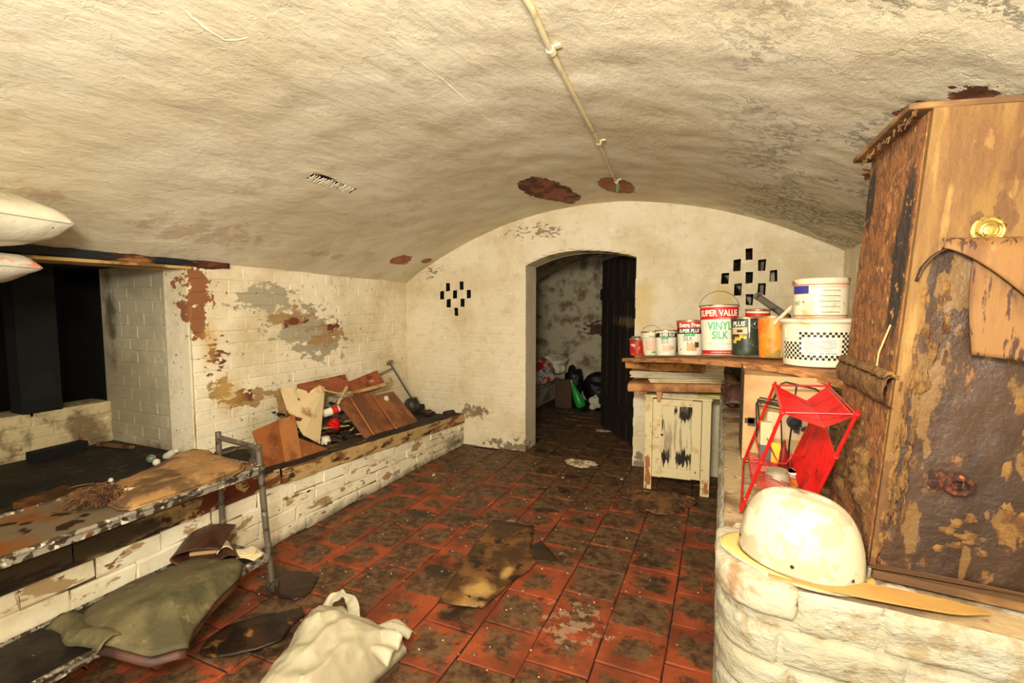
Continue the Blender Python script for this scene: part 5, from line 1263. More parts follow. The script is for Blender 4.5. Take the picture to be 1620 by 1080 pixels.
g = G(); z = zc(-.64, 3.2); g.tube([(-.628, 3.14, z - .016), (-.638, 3.19, z - .022), (-.644, 3.215, z - .03)], .011, 12); g.build('end_connector', m_green, cn, smooth=60)
g = G(); g.tube([(-.644, 3.215, z - .03), (-.652, 3.235, z - .034), (-.648, 3.26, z - .02)], .006, 8); g.build('cable_end', m_conduit, cn, smooth=60)
# lifted edge and bubble of old limewash
def plaster_roll(name, pts, w, label):
    g = G(); P = [V(x, y, zc(x, y) + .001) for x, y in pts]; n = len(P)
    rr = [max(.0012, w * math.sin(PI * min(1, (i + .3) / (n - .5))) ** .5 * (.75 + .5 * abs(nz((i * 1.3, 0, 0), 1.7)))) for i in range(n)]
    g.tube(P, rr, 8)
    o = g.build(name, m_ceil, ceil, smooth=70); return o
def interp(pts, k=6):
    out = []
    for a, b in zip(pts, pts[1:]):
        for j in range(k):
            t = j / k; out.append((lerp(a[0], b[0], t) + .006 * nz((a[0] * 9, t * 3, 0), 2), lerp(a[1], b[1], t)))
    return out + [pts[-1]]
plaster_roll('lifted_plaster', interp([(-1.30, .86), (-1.325, .93), (-1.33, 1.0), (-1.30, 1.02), (-1.275, 1.026), (-1.25, 1.029)]), .007, '')
plaster_roll('lifted_plaster', interp([(-.927, 1.04), (-.914, 1.29), (-.92, 1.58), (-.93, 1.8), (-.94, 2.03)], 8), .0036, '')

# ================================================================ SACKS at the upper left, on a shelf just outside the frame
sf = thing('side_rack', 'tall timber rack just outside the left edge, carrying the two filled sacks', 'rack', (-2.38, .78, .30))
g = G(); g.box((-2.44, .70, 1.305), (.30, .24, .02)); g.build('shelf', m_plank, sf, bevel=.002)
for (x, y) in ((-2.55, .65), (-2.55, .80), (-2.42, .65), (-2.45, .66)):
    g = G(); g.box((x, y, .84), (.03, .03, .915)); g.build('post', m_plank, sf, bevel=.002)
def sack(name, label, cat, c, r, rz, mat, seed, pinch=.5):
    o = thing(name, label, cat, c, rot=(0, 0, rz)); g = G()
    def f(u, v):
        th = 2 * PI * v; c_, s_ = math.cos(th), math.sin(th)
        x = lerp(-1, 1, u); w = (1 - abs(x) ** 5 * .75); hgt = (1 - abs(x) ** 4.0) ** .7 * .86 + .10
        y = math.copysign(abs(c_) ** .75, c_) * r[1] * (.8 + .2 * w) ; z = math.copysign(abs(s_) ** .9, s_) * r[2] * hgt
        z += .010 * nz((x * 2.2, y * 9, seed), 2) * hgt + .012 * math.sin(y * 40 + x * 4) * (abs(x) ** 3) * .4
        return V(x * r[0], y, z)
    nu, nv = 36, 40; g.grid(f, nu, nv); 
    for j in (0, nu): g.f.append([i * (nu + 1) + j for i in range(nv)]); g.m.append(0)
    g.build('filled_body', mat, o, smooth=70)
    g = G(); g.box((r[0] + .004, 0, 0), (.014, r[1] * 1.5, .008), None, jit=.002); g.build('sewn_end', mat, o, bevel=.002)
    return o
sack('filled_sack', 'plump off-white woven sack, the upper of the two at the top left edge', 'sack', (-2.425, .80, 1.545), (.30, .17, .092), math.radians(12), m_fsack, 3)
sack('filled_sack', 'printed woven sack with faded pink lettering, squashed beneath the plump off-white sack', 'sack', (-2.53, .76, 1.387), (.27, .17, .066), math.radians(14), m_psack, 8)

# ================================================================ TROLLEY
tr = thing('steel_trolley', 'long two-shelf corroded steel trolley in front of the white kerb at the left', 'trolley', (-1.93, .9, .0))
TX0, TX1, TY0, TY1 = -2.115, -1.760, -.35, 1.43
def post(x, y, z0, z1, nm='leg', r=.0125):
    g = G(); g.tube([(x + (.035 * (1 - 0) if False else 0), y, z1), (x, y, (z0 + z1) / 2), (x, y, z0)], r, 12); return g.build(nm, m_grey, tr, smooth=60)
g = G(); g.tube([(-1.795, 1.425, .655), (-1.772, 1.428, .30), (-1.752, 1.430, .075)], .0130, 12); g.build('leg', m_grey, tr, smooth=60)
g = G(); g.tube([(-2.045, 1.425, .685), (-2.045, 1.425, .30), (-2.045, 1.428, .075)], .0120, 12); g.build('leg', m_grey, tr, smooth=60)
for x in (-1.77, -2.045): post(x, -.33, .075, .67)
g = G(); g.tube([(-2.045, 1.425, .660), (-1.795, 1.425, .642)], .0115, 12); g.build('end_rail', m_grey, tr, smooth=60)
g = G(); g.tube([(-2.045, -.33, .660), (-1.77, -.33, .642)], .0115, 12); g.build('end_rail', m_grey, tr, smooth=60)
for z, nm, mt in ((.565, 'upper_shelf', m_shelftop), (.175, 'lower_shelf', m_shelflow)):
    x0 = TX0 if z > .4 else -2.055
    g = G(); g.box(((x0 + TX1) / 2, (TY0 + TY1 - .01) / 2, z), (TX1 - x0 - .012, TY1 - TY0 - .02, .006), None); g.build(nm, mt, tr)
    for (a, b) in (((TX1, TY0), (TX1, TY1 - .012)), ((x0, TY0), (x0, TY1 - .012)), ((x0, TY1 - .012), (TX1, TY1 - .012)), ((x0, TY0), (TX1, TY0))):
        g = G(); n = 60; A, B = V(a[0], a[1], z + .002), V(b[0], b[1], z + .002)
        g.tube([A.lerp(B, k / n) + V(0, 0, .0012 * nz((k * .7, z, 0), 1)) for k in range(n + 1)], .0088, 8); g.build('shelf_edge', m_shelf, tr, smooth=60)
for z_ in (.565, .175):
    g = G(); g.box((TX1 + .003, (TY0 + TY1 - .012) / 2, z_ - .009), (.004, TY1 - TY0 - .012, .030)); g.build('front_lip', m_shelf, tr, bevel=.001)
def castor(x, y, nm='castor'):
    g = G(); g.lathe([(.004, .052), (.012, .056), (.012, .085)], 14, (x, y, 0)); g.box((x - .013, y + .006, .040), (.003, .026, .045)); g.box((x + .013, y + .006, .040), (.003, .026, .045)); g.box((x, y + .003, .058), (.029, .022, .004))
    c = g.build(nm, m_grey, tr, smooth=40)
    g = G(); g.lathe([(.006, -.009), (.021, -.009), (.0255, -.005), (.0255, .005), (.021, .009), (.006, .009)], 24, (x, y + .012, .027), Matrix.Rotation(PI / 2, 3, 'Y')); g.build('wheel', m_castor, c, smooth=40)
for x, y in ((-1.752, 1.43), (-2.045, 1.428), (-1.77, -.33), (-2.045, -.33)): castor(x, y)

# folded felt sack on the upper shelf
fs2 = thing('felt_sack', 'long folded brown felt sack lying on the far end of the trolley top shelf', 'sack', (-1.93, 1.2, .575))
oc = [(-1.775, .93), (-1.765, 1.1), (-1.768, 1.25), (-1.785, 1.335), (-1.84, 1.385), (-1.93, 1.40), (-2.03, 1.405), (-2.10, 1.43), (-2.17, 1.40), (-2.165, 1.30), (-2.12, 1.15), (-2.06, 1.02), (-1.985, .955), (-1.90, .925), (-1.82, .915)]
def hs(x, y, k):
    e = (1 - k ** 6); back = max(0, (-x - 1.98) / .2); far = max(0, (y - 1.15) / .25)
    return .578 + e * (.020 + .010 * far + .030 * back * far) + .010 * nz((x * 5, y * 5, 0), 1.6) * e + .004 * nz((x * 20, y * 20, 0), 1) * e + .004
ring_sheet(oc, hs, m_sack, 'upper_fold', fs2, rings=14, sub=5, solid=.006)
oc2 = [(lerp(-1.95, x, 1.0) + (.006), lerp(1.17, y, 1.035)) for x, y in oc]
ring_sheet([(max(x, -2.1), y) for x, y in oc2], lambda x, y, k: .5755 + .006 * (1 - k ** 4) + .002 * nz((x * 9, y * 9, 3), 2), m_sack, 'lower_fold', fs2, rings=8, sub=4, solid=.004)
# brush: matted bristle head
br = thing('brush_head', 'matted brown bristle brush head beside the felt sack on the trolley', 'brush', (-1.94, .90, .575))
r = random.Random(8); lump('bristle_core', '', '', (-1.945, .915, .590), (.045, .040, .016), m_bristle, 7, .3, parent=br)
g = G()
for k in range(3200):
    a = r.gauss(0, .55); s0 = V(-1.965 + r.gauss(0, .022), .945 + r.gauss(0, .018), .585 + abs(r.gauss(0, .012)))
    L = r.uniform(.035, .082); d = V(.35 * 1 + math.sin(a) * .7, -.75 * math.cos(a), 0).normalized(); d = V(.45 + .9 * math.sin(a), -math.cos(a), 0).normalized()
    m = s0 + d * L * .5 + V(r.gauss(0, .006), r.gauss(0, .006), .014 * r.random()); e = s0 + d * L + V(r.gauss(0, .008), r.gauss(0, .008), 0); e.z = max(.5725, e.z - .006)
    g.tube([s0, m, e], [.0016, .0013, .0006], 3)
g.build('bristles', m_bristle, br, smooth=80, kind='stuff')
g = G(); g.box((-1.968, .958, .590), (.085, .03, .022), Matrix.Rotation(.5, 3, 'Z'), jit=.003); g.build('stock', m_bristle, br, bevel=.005)
yc = thing('card_carton', 'small torn yellow card carton with a green edge between brush head and felt sack', 'carton', (-1.925, .985, .572), rot=(0, 0, .5))
g = G(); g.box((0, 0, .014), (.06, .034, .026), None, jit=.003); g.build('carton', m_cream, yc, bevel=.002)
g = G(); g.box((.02, -.018, .014), (.016, .003, .022)); g.build('green_print', m_green, yc)
# lower shelf things
tp = thing('canvas_tarpaulin', 'folded olive mildewed canvas draped over the trolley lower shelf edge', 'tarpaulin', (-1.8, 1.05, .18))
ot = [(-1.55, .945), (-1.60, 1.00), (-1.66, 1.12), (-1.70, 1.24), (-1.745, 1.30), (-1.83, 1.325), (-1.93, 1.30), (-2.01, 1.22), (-2.035, 1.10), (-2.02, .98), (-1.99, .88), (-1.93, .82), (-1.84, .80), (-1.76, .80), (-1.68, .83), (-1.61, .87)]
def ht_(x, y, k):
    e = 1 - k ** 5; over = max(0, (x + 1.752)); 
    z = .196 + .055 * (1 - k ** 2) + .016 * nz((x * 6, y * 6, 0), 1.4) * (.4 + .6 * e)
    return z - over * .28 + .006 * math.sin(x * 30 + y * 18) * k
ring_sheet(ot, ht_, m_tarp, 'top_layer', tp, rings=16, sub=5, solid=.005)
ot2 = [(lerp(-1.80, x, .97) + .012, lerp(1.05, y, .97) - .014) for x, y in ot]
ring_sheet(ot2, lambda x, y, k: max(.1875, ht_(x, y, k) - .012) if x < -1.76 else ht_(x, y, k) - .014 - .012 * k, m_leather, 'under_layer', tp, rings=10, sub=4, solid=.005)
g = G(); g.grid(lambda u, v: V(lerp(-2.0, -1.72, u), lerp(.775, .86, v) + .012 * math.sin(u * 9), .190 + .030 * math.sin(PI * v) + .006 * nz((u * 4, v * 3, 0), 2)), 24, 8); g.build('rolled_corner', m_tarp, tp, solid=.004, smooth=70)
lf = thing('leather_wallet', 'dark brown leather wallet folded over, behind the canvas on the trolley lower shelf', 'wallet', (-2.02, 1.32, .18))
def lw(u, v):
    th = PI * 1.15 * (v - .5); rad = .028
    y = 1.32 + .10 * (1 if False else 0)
    x = lerp(-2.09, -1.90, u); q = v * 2 - 1
    w = .085
    if v < .4: p = V(0, lerp(w, -w * .9, v / .4), -.020)
    elif v < .6: a = -PI / 2 - PI * (v - .4) / .2; p = V(0, -w * .9 + .022 * math.cos(a) * 1, .004 + .024 * math.sin(a) * 1); p = V(0, -w * .9 - .022 * math.sin(PI * (v - .4) / .2), -.020 + .048 * (v - .4) / .2)
    else: p = V(0, lerp(-w * .9, w, (v - .6) / .4), .028 + .012 * math.sin(PI * (v - .6) / .4))
    R = Matrix.Rotation(math.radians(-52), 3, 'Z'); c = V(-2.0, 1.32, .225)
    return c + R @ V(lerp(-.11, .11, u), p.y, p.z + .004 * math.sin(u * 5))
g = G(); g.grid(lw, 14, 30); g.build('flap', m_leather, lf, solid=.006, smooth=60)
g = G(); g.box((-2.0, 1.34, .212), (.15, .12, .02), Matrix.Rotation(-.9, 3, 'Z')); g.build('contents', m_card, lf, bevel=.002)
cs = thing('fabric_pouch', 'brown and cream cloth pouch wedged between the canvas and the papers', 'pouch', (-1.86, 1.33, .18))
g = G(); g.grid(lambda u, v: V(-1.885, 1.325, .186) + Matrix.Rotation(-.5, 3, 'Z') @ V(lerp(-.055, .045, u), lerp(-.045, .045, v), .045 * math.sin(PI * v) ** .6 * (1 - .3 * u)), 12, 14); g.build('body', m_leather, cs, solid=.004, smooth=60)
g = G(); g.grid(lambda u, v: V(-1.905, 1.335, .190) + Matrix.Rotation(-.5, 3, 'Z') @ V(lerp(-.045, .03, u), lerp(-.035, .025, v), .050 * math.sin(PI * (.12 + .76 * v)) ** .6), 10, 12); g.build('cream_lining', m_paper, cs, solid=.002, smooth=60)
for i, (x, y, a, m_) in enumerate(((-1.81, 1.375, .3, m_cream), (-1.825, 1.395, -.15, m_paper), (-1.84, 1.375, .7, m_cream))):
    g = G(); R = Matrix.Rotation(a, 3, 'Z')
    g.grid(lambda u, v: V(x, y, .1875 + .006 * i) + R @ V(lerp(-.045, .045, u), lerp(-.03, .03, v), .006 * math.sin(u * 4 + i)), 8, 6)
    tag(g.build('paper_sheet', m_, smooth=60, solid=.0015, loc=(x, y, .185)), ('lowest torn cream paper at the end of the trolley lower shelf', 'white curled paper between two cream ones on the trolley lower shelf', 'uppermost torn cream paper beside the cloth pouch')[i], 'paper')

# ================================================================ LEDGE JUNK
def bd3(name, c, th, mat, parent=None, loc=None, bevel=.0015, n=None):
    return board(c, th, mat, name, parent, loc, bevel, nn=n)
BK = V(-1, .35, -.1)
cp = thing('cabinet_panel', 'broken reddish-brown cabinet side with a paler batten, propped on the kerb rail', 'board', (-2.2, 1.95, .38))
bd3('panel', PTS['a_left'], .012, m_brown, cp, n=BK); bd3('batten', PTS['a_strip'], .020, m_brown2, cp, n=BK); bd3('torn_panel', PTS['a_right'], .008, m_brown, cp, n=BK); bd3('splinter', PTS['a_tongue'], .008, m_brown, cp, n=BK)
cr = thing('cream_panel', 'torn cream hardboard panel standing upright, left of the red-and-white can', 'board', (-2.4, 2.2, .38))
def crf(c):
    g = G()
    # front sheet subdivided for a warp
    return c
bd3('sheet', PTS['cream'], .005, m_cream, cr, n=BK, bevel=.0008)
q = PTS['creamside']; bd3('brown_edge', q, .01, m_sack, cr, n=BK)
def trough(name, label, q, mat):
    o = thing(name, label, 'board', tuple(q[3]))
    a, b, c, d = [Vector(p) for p in q[:4]]
    dn = V(.035, 0, -.035)
    g = G(); g.prism([a, b, c, d], V(-.3, 0, -1), .010); g.build('top_face', mat, o, bevel=.0015)
    g = G(); g.prism([d, c, c + V(.008, 0, -.05), d + V(.008, 0, -.035)], V(-1, 0, 0), .010); g.build('front_face', mat, o, bevel=.0015)
    g = G(); g.prism([a, b, b + V(0, 0, -.06), a + V(0, 0, -.05)], V(1, 0, 0), .008); g.build('back_face', mat, o, bevel=.0015)
trough('box_channel', 'scuffed terracotta boxed board, the left one of two lying over the junk heap', PTS['t1'], m_terra)
trough('box_channel', 'scuffed terracotta boxed board, the right one nearest the chrome tube', PTS['t2'], m_terra)
g = G(); W = [Vector(p) for p in PTS['wave']]
def wv(u, v):
    q = u * (len(W) - 1); i = min(int(q), len(W) - 2); return W[i].lerp(W[i + 1], q - i) + V(-.02 * v, 0, .028 * v * (.4 + .6 * u))
g.grid(wv, 30, 3); tag(g.build('warped_veneer', m_splint, smooth=60, solid=.004, loc=tuple(W[2])), 'pale warped strip of veneer snaking under the terracotta boards', 'wood strip')
a, b = [Vector(p) for p in PTS['stick']]; g = G(); g.box((a + b) / 2, (.012, .018, (a - b).length), (a - b).to_track_quat('Z', 'X').to_matrix()); tag(g.build('batten', m_splint, loc=tuple(b), bevel=.001), 'short pale batten leaning on the upper left corner of the brown case', 'batten')
ce = thing('wooden_case', 'brown two-panel wooden case lid tipped over on the kerb rail', 'case', (-2.2, 2.8, .32))
bd3('side', PTS['case_side'], .012, m_brown, ce, n=BK)
bd3('panel', PTS['case_p1'], .010, m_brown, ce, n=BK); bd3('panel', PTS['case_p2'], .010, m_brown, ce, n=BK)
p1, p2 = PTS['case_p1'], PTS['case_p2']; a0, a1 = Vector(p1[1]), Vector(p1[2])
g = G(); g.tube([a0 + V(.012, 0, .003), a1 + V(.012, 0, .003)], .0075, 8); g.build('centre_rail', m_terra, ce, smooth=60)
g = G(); g.tube([Vector(p1[0]) + V(.006, 0, 0), Vector(p1[3]) + V(.006, 0, 0)], .005, 8); g.build('edge_moulding', m_brown2, ce, smooth=60)
g = G(); g.lathe([(.001, .004), (.018, .003), (.022, 0)], 20, Vector(p2[0]).lerp(Vector(p2[1]), .45).lerp(Vector(p2[3]).lerp(Vector(p2[2]), .45), .15) + V(.008, -.004, .002), V(1, -.3, .4).to_track_quat('Z', 'Y').to_matrix()); g.build('torn_label', m_paper, ce, smooth=60)
ct = thing('castor_frame', 'chrome tube frame with a grey wheel, leaning in the corner right of the brown case', 'frame', (-2.58, 3.35, .32))
T = [Vector(p) for p in PTS['tube']]
g = G(); g.tube([T[0], T[1]], .0115, 14); g.build('tube', m_chrome, ct, smooth=60)
g = G(); g.tube([T[2], T[3]], .008, 10); g.build('cross_tube', m_steel, ct, smooth=60)
g = G(); ax = (T[0] - T[1]).normalized(); g.lathe([(.010, 0), (.032, .004), (.032, .009), (.002, .012)], 18, T[0], ax.to_track_quat('Z', 'Y').to_matrix()); g.build('foot_plate', m_steel, ct, smooth=40)
WR = V(.85, -.5, .25).to_track_quat('Z', 'Y').to_matrix(); wc = T[4] + V(.02, -.02, .002)
g = G(); g.lathe([(.030, -.014), (.058, -.014), (.066, -.009), (.068, 0), (.066, .009), (.058, .014), (.030, .014)], 36, wc, WR); wh = g.build('wheel', m_castor, ct, smooth=40)
g = G(); g.lathe([(.004, .016), (.016, .017), (.030, .012), (.030, -.012)], 24, wc, WR); g.build('hub', m_steel, wh, smooth=40)
g = G(); g.tube([wc + V(.016, -.012, .07), wc + V(.03, .035, .062), wc + V(.03, .07, 0), T[1]], .011, 10); g.build('mudguard', m_steel, ct, smooth=60)
cc = V(*PTS['can'][0]) + V(0, .02, -.005)
t_ = thing('drink_can', 'red and white crushed drink can lying between the cream panel and brown case', 'can', tuple(cc), rot=(0, math.radians(78), math.radians(60)))
g = G(); g.lathe([(.020, -.055), (.027, -.050), (.027, .046), (.022, .055), (.020, .052), (.001, .050)], 24, jit if False else (0, 0, 0)); g.build('body', p_letter, t_, smooth=40)
g = G(); g.lathe([(.0275, .005), (.0275, .045)], 24, cap=False); g.build('red_band', p_red, t_, smooth=40)
rc = V(*PTS['redbag'][0])
lump('red_bag', 'bright red crumpled bag in the hollow beneath the red and white can', 'bag', tuple(rc - V(.03, 0, .008)), (.040, .056, .042), plain('bright_red_plastic', 214, 22, 24, .35, .3, dc=(60, 60, 40), s=30), 5, .45)
jc = V(*PTS['jar'][0]); g = G(); g.lathe([(.020, 0), (.030, .006), (.032, .03), (.026, .045), (.027, .05), (.024, .052), (.001, .052)], 24, jc - V(0, 0, .012)); tag(g.build('plastic_jar', p_white, smooth=50, loc=tuple(jc)), 'small white ribbed jar at the foot of the cream panel', 'jar')
S = [Vector(p) for p in PTS['sticks']]
lbs = ['pale split stick lying lowest in the hollow left of the brown case', 'pale split stick leaning in the hollow left of the brown case', 'thin pale stick crossing above the lowest one beside the brown case', 'short pale stick end nearest the white ribbed jar']
for i, (a, b) in enumerate(((S[0], S[1]), (S[2], S[3]), (S[0] + V(0, .02, .03), S[1] + V(.02, .0, .022)), (S[0] + V(.02, -.05, 0), S[0] + V(-.02, .05, .01)))):
    g = G(); g.tube([a, (a + b) / 2 + V(0, 0, .004), b], [.006, .007, .003], 6); tag(g.build('stick', m_splint, loc=tuple(a)), lbs[i], 'stick')
def rgn(r):
    return (r.uniform(-2.62, -2.26), r.uniform(2.15, 3.3))
o = chips(rgn, 300, (.012, .05), lambda x, y: zk(y) - .0 + max(0, (-x - 2.28)) * .55 * (1 if 2.2 < y < 2.95 else .3), m_rdark, 'rubbish_heap', 5, flat=.35)
o['kind'] = 'stuff'; tag(o, 'dark rubbish chips heaped behind the kerb rail under the broken boards', 'rubbish')
for i in range(3):
    r = random.Random(40 + i); y = r.uniform(2.3, 2.75); x = -2.40 - .02 * i; z = .40 + .022 * i
    g = G(); R = Matrix.Rotation(r.uniform(-.4, .4), 3, 'Z') @ Matrix.Rotation(r.uniform(-.15, .15), 3, 'X'); g.box((x, y, z), (.05, r.uniform(.18, .3), .008), R); 
    tag(g.build('slat', [m_rdark, m_splint, m_brown][i % 3], loc=(x, y, z), bevel=.001), ['thin dark slat buried in the junk heap behind the brown case', 'thin pale slat buried in the junk heap by the red bag', 'thin reddish slat buried in the junk heap by the cream panel'][i], 'slat')
db = thing('metal_box', 'small dark open metal box lying on the ledge in the far corner', 'box', (-2.5, 3.66, .29), rot=(0, 0, .2))
for c, d in (((0, 0, .006), (.07, .05, .006)), ((0, -.025, .03), (.07, .004, .05)), ((0, .025, .03), (.07, .004, .05)), ((-.034, 0, .03), (.004, .05, .05))):
    g = G(); g.box(c, d, Matrix.Rotation(.2, 3, 'X')); g.build('side', m_rdark, db)
lump('rubble_lump', 'dark clinker lump behind the kerb rail in the far corner', 'rubble', (-2.38, 3.60, .292), (.07, .05, .025), m_rdark, 31, .5)
lump('rubble_lump', 'low dark clinker lump at the very end of the kerb rail', 'rubble', (-2.20, 3.68, .292), (.05, .04, .022), m_rdark, 37, .5)
g = G(); g.lathe([(.02, 0), (.035, .004), (.037, .03), (.028, .038), (.03, .05), (.012, .055)], 20, (-2.42, 1.62, .385)); tag(g.build('glass_jar', p_glass, smooth=50, loc=(-2.42, 1.62, .38)), 'greenish glass jar on the ledge behind the trolley end rail', 'jar')
g = G(); g.tube([(-2.38, 1.62, .47), (-2.33, 1.72, .49), (-2.30, 1.80, .485)], .010, 8); g.lathe([(.03, 0), (.03, .08)], 12, (-2.30, 1.80, .39)); tag(g.build('pipe_stub', m_grey, smooth=60, loc=(-2.34, 1.7, .39)), 'grey elbow pipe stub on the ledge beside the brown cabinet side', 'pipe')

# ================================================================ RECESS JUNK
rz = .402
def slab(name, label, cat, c, d, rz_, mat, rx=0):
    g = G(); g.box((0, 0, d[2] / 2), d, Matrix.Rotation(rz_, 3, 'Z') @ Matrix.Rotation(rx, 3, 'X'), jit=.003)
    g.v = [q + Vector(c) for q in g.v]; return tag(g.build(name, mat, loc=c, bevel=.002), label, cat)
slab('timber_offcut', 'dark timber block lying on the recess floor against the low wall', 'timber', (-3.42, 1.44, rz), (.07, .26, .05), .10, m_dark)
slab('mouldy_board', 'olive mouldy board lying flat on the recess floor behind the trolley', 'board', (-2.62, 1.08, rz), (.16, .20, .03), .2, m_wetcard)
slab('mouldy_board', 'second mouldy board nearer the left edge, behind the trolley top shelf', 'board', (-2.52, .88, rz), (.2, .14, .02), -.3, m_tarp)
slab('timber_offcut', 'thin brown batten lying by the recess side wall', 'timber', (-3.30, 1.66, rz), (.28, .03, .02), .1, m_rubble)
g = G(); g.lathe([(.012, -.05), (.02, -.045), (.02, .02), (.010, .04), (.010, .055), (.001, .056)], 20, (-2.78, 1.66, .425), Matrix.Rotation(1.1, 3, 'Y')); tag(g.build('glass_bottle', p_white, smooth=50, loc=(-2.78, 1.66, .40)), 'small pale bottle lying by the foot of the recess pier', 'bottle')
for i, (x, y, r_) in enumerate(((-2.72, 1.55, .018), (-2.66, 1.31, .011), (-2.8, 1.57, .022))):
    g = G(); g.grid(lambda u, v: V(x, y, rz + r_) + V(math.cos(2 * PI * u) * math.sin(PI * v), math.sin(2 * PI * u) * math.sin(PI * v), math.cos(PI * v)) * r_, 16, 10, closed_u=True)
    tag(g.build('ball', [p_white, p_white, p_glass][i], smooth=70, loc=(x, y, rz)), ('white ball the size of a walnut near the recess pier', 'tiny white ball on the recess floor behind the felt sack', 'greenish glass ball beside the walnut-sized white one')[i], 'ball')

# ================================================================ FLOOR THINGS
# white carrier bag
bg = thing('carrier_bag', 'crumpled white polythene carrier bag with a loop handle, on the tiles in the foreground', 'bag', (-1.22, 1.10, 0))
ob = [(-1.27, .90), (-1.30, 1.0), (-1.33, 1.1), (-1.36, 1.2), (-1.385, 1.3), (-1.37, 1.38), (-1.31, 1.42), (-1.22, 1.40), (-1.12, 1.39), (-1.03, 1.39), (-.995, 1.36), (-1.00, 1.30), (-1.01, 1.22), (-1.01, 1.12), (-1.0, 1.0), (-.99, .88), (-1.08, .80), (-1.2, .81)]
def hb(x, y, k):
    e = (1 - k ** 2.6) ** .7 if k < 1 else 0
    dx, dy = x + 1.18, y - 1.12
    s_ = dx * .55 + dy * .83; t_ = dx * .83 - dy * .55
    pk = .125 + .06 * math.exp(-((dx + .08) ** 2 + (dy - .1) ** 2) / .02)
    ridge = 1 - 2 * abs(noise.noise(V(t_ * 9 + .8 * noise.noise(V(x * 6, y * 6, 0)), s_ * 3, 0)))
    ridge2 = 1 - 2 * abs(noise.noise(V(x * 19 + 3 * noise.noise(V(x * 5, y * 5, 9)), y * 13, 4)))
    dent = -.045 * math.exp(-((x + 1.235) ** 2 + (y - 1.30) ** 2) / .002)
    return .008 + pk * e + (.020 * ridge + .008 * ridge2 + .004 * noise.noise(V(x * 50, y * 38, 2))) * min(1, e * 1.6) * .8 + dent * e + .006 * (1 - k)
ring_sheet(ob, hb, m_pbag, 'body', bg, rings=34, sub=7, solid=.0015, center=(-1.18, 1.12), smooth=50)
# handle loop: a gathered strip standing up from the mouth
hl_ = [V(-1.315, 1.27, .085), V(-1.322, 1.30, .12), V(-1.312, 1.335, .150), V(-1.285, 1.35, .162), V(-1.250, 1.35, .155), V(-1.222, 1.335, .13), V(-1.20, 1.31, .105), V(-1.17, 1.27, .085)]
def hlf(u, v):
    q = u * (len(hl_) - 1); i = min(int(q), len(hl_) - 2); p = hl_[i].lerp(hl_[i + 1], q - i)
    w = .012 + .022 * abs(u - .5) ** .5 + .05 * max(0, u - .5)
    c = V(-1.25, 1.30, .09); d = (p - c).normalized()
    return p + V(0, -.5, .3).normalized() * 0 + d * (v - .5) * w * -1.6 + V(0, .004 * math.sin(u * 20 + v * 6), .004 * math.sin(u * 31))
g = G(); g.grid(hlf, 40, 6); g.build('handle', m_pbag, bg, solid=.0012, smooth=60)
# second gathered tail at the right end
g = G(); g.grid(lambda u, v: V(lerp(-1.13, -.975, u), lerp(1.39, 1.22, v) - .0 * u, .045 + .045 * math.sin(PI * u * .8) + .018 * math.sin(v * 19 + u * 5) * (1 - .4 * u) + .03 * (1 - abs(v - .5) * 2)), 24, 24); g.build('gathered_mouth', m_pbag, bg, solid=.0012, smooth=60)
# flattened sodden card in the middle of the floor
oc = [(-1.055, 1.655), (-.965, 1.668), (-.865, 1.690), (-.845, 1.80), (-.825, 1.93), (-.79, 2.03), (-.785, 2.13), (-.86, 2.22), (-.89, 2.34), (-.93, 2.465), (-1.05, 2.462), (-1.175, 2.445), (-1.165, 2.30), (-1.14, 2.12), (-1.10, 1.95), (-1.085, 1.80)]
tag(ring_sheet(oc, lambda x, y, k: .0065 + .004 * nz((x * 5, y * 5, 0), 1) + (.006 if k > .9 else 0) * abs(nz((x * 9, y * 9, 5), 1)), m_wetcard, 'flattened_card', None, (-1, 2.05, 0), rings=8, sub=3, solid=.004), 'long sodden brown cardboard sheet flattened on the tiles in the middle of the floor', 'cardboard')
oc = [(-.86, 2.17), (-.80, 2.12), (-.735, 2.14), (-.70, 2.18), (-.76, 2.24), (-.84, 2.32), (-.87, 2.26)]
tag(ring_sheet(oc, lambda x, y, k: .010 + .004 * nz((x * 7, y * 7, 2), 1), m_wetdark, 'flattened_card', None, (-.8, 2.2, 0), rings=5, sub=3, solid=.004), 'dark torn corner of card touching the long sodden sheet', 'cardboard')
oc = [(-1.86, 1.56), (-1.73, 1.62), (-1.655, 1.60), (-1.60, 1.50), (-1.615, 1.43), (-1.70, 1.42), (-1.80, 1.45)]
tag(ring_sheet(oc, lambda x, y, k: .007 + .003 * nz((x * 7, y * 7, 2), 1), m_wetdark, 'flattened_card', None, (-1.7, 1.5, 0), rings=5, sub=3, solid=.004), 'black sodden card square beside the trolley castor', 'cardboard')
oc = [(-1.72, 1.12), (-1.73, 1.20), (-1.66, 1.28), (-1.60, 1.34), (-1.55, 1.40), (-1.50, 1.37), (-1.49, 1.30), (-1.46, 1.22), (-1.50, 1.15), (-1.56, 1.10), (-1.62, 1.06), (-1.68, 1.06)]
tag(ring_sheet(oc, lambda x, y, k: .012 + .012 * (1 - k) + .010 * nz((x * 9, y * 9, 2), 1) * (1 - .4 * k), m_wetdark, 'flattened_card', None, (-1.6, 1.2, 0), rings=8, sub=3, solid=.005), 'crumpled black and tan sodden card between the trolley and the white bag', 'cardboard')
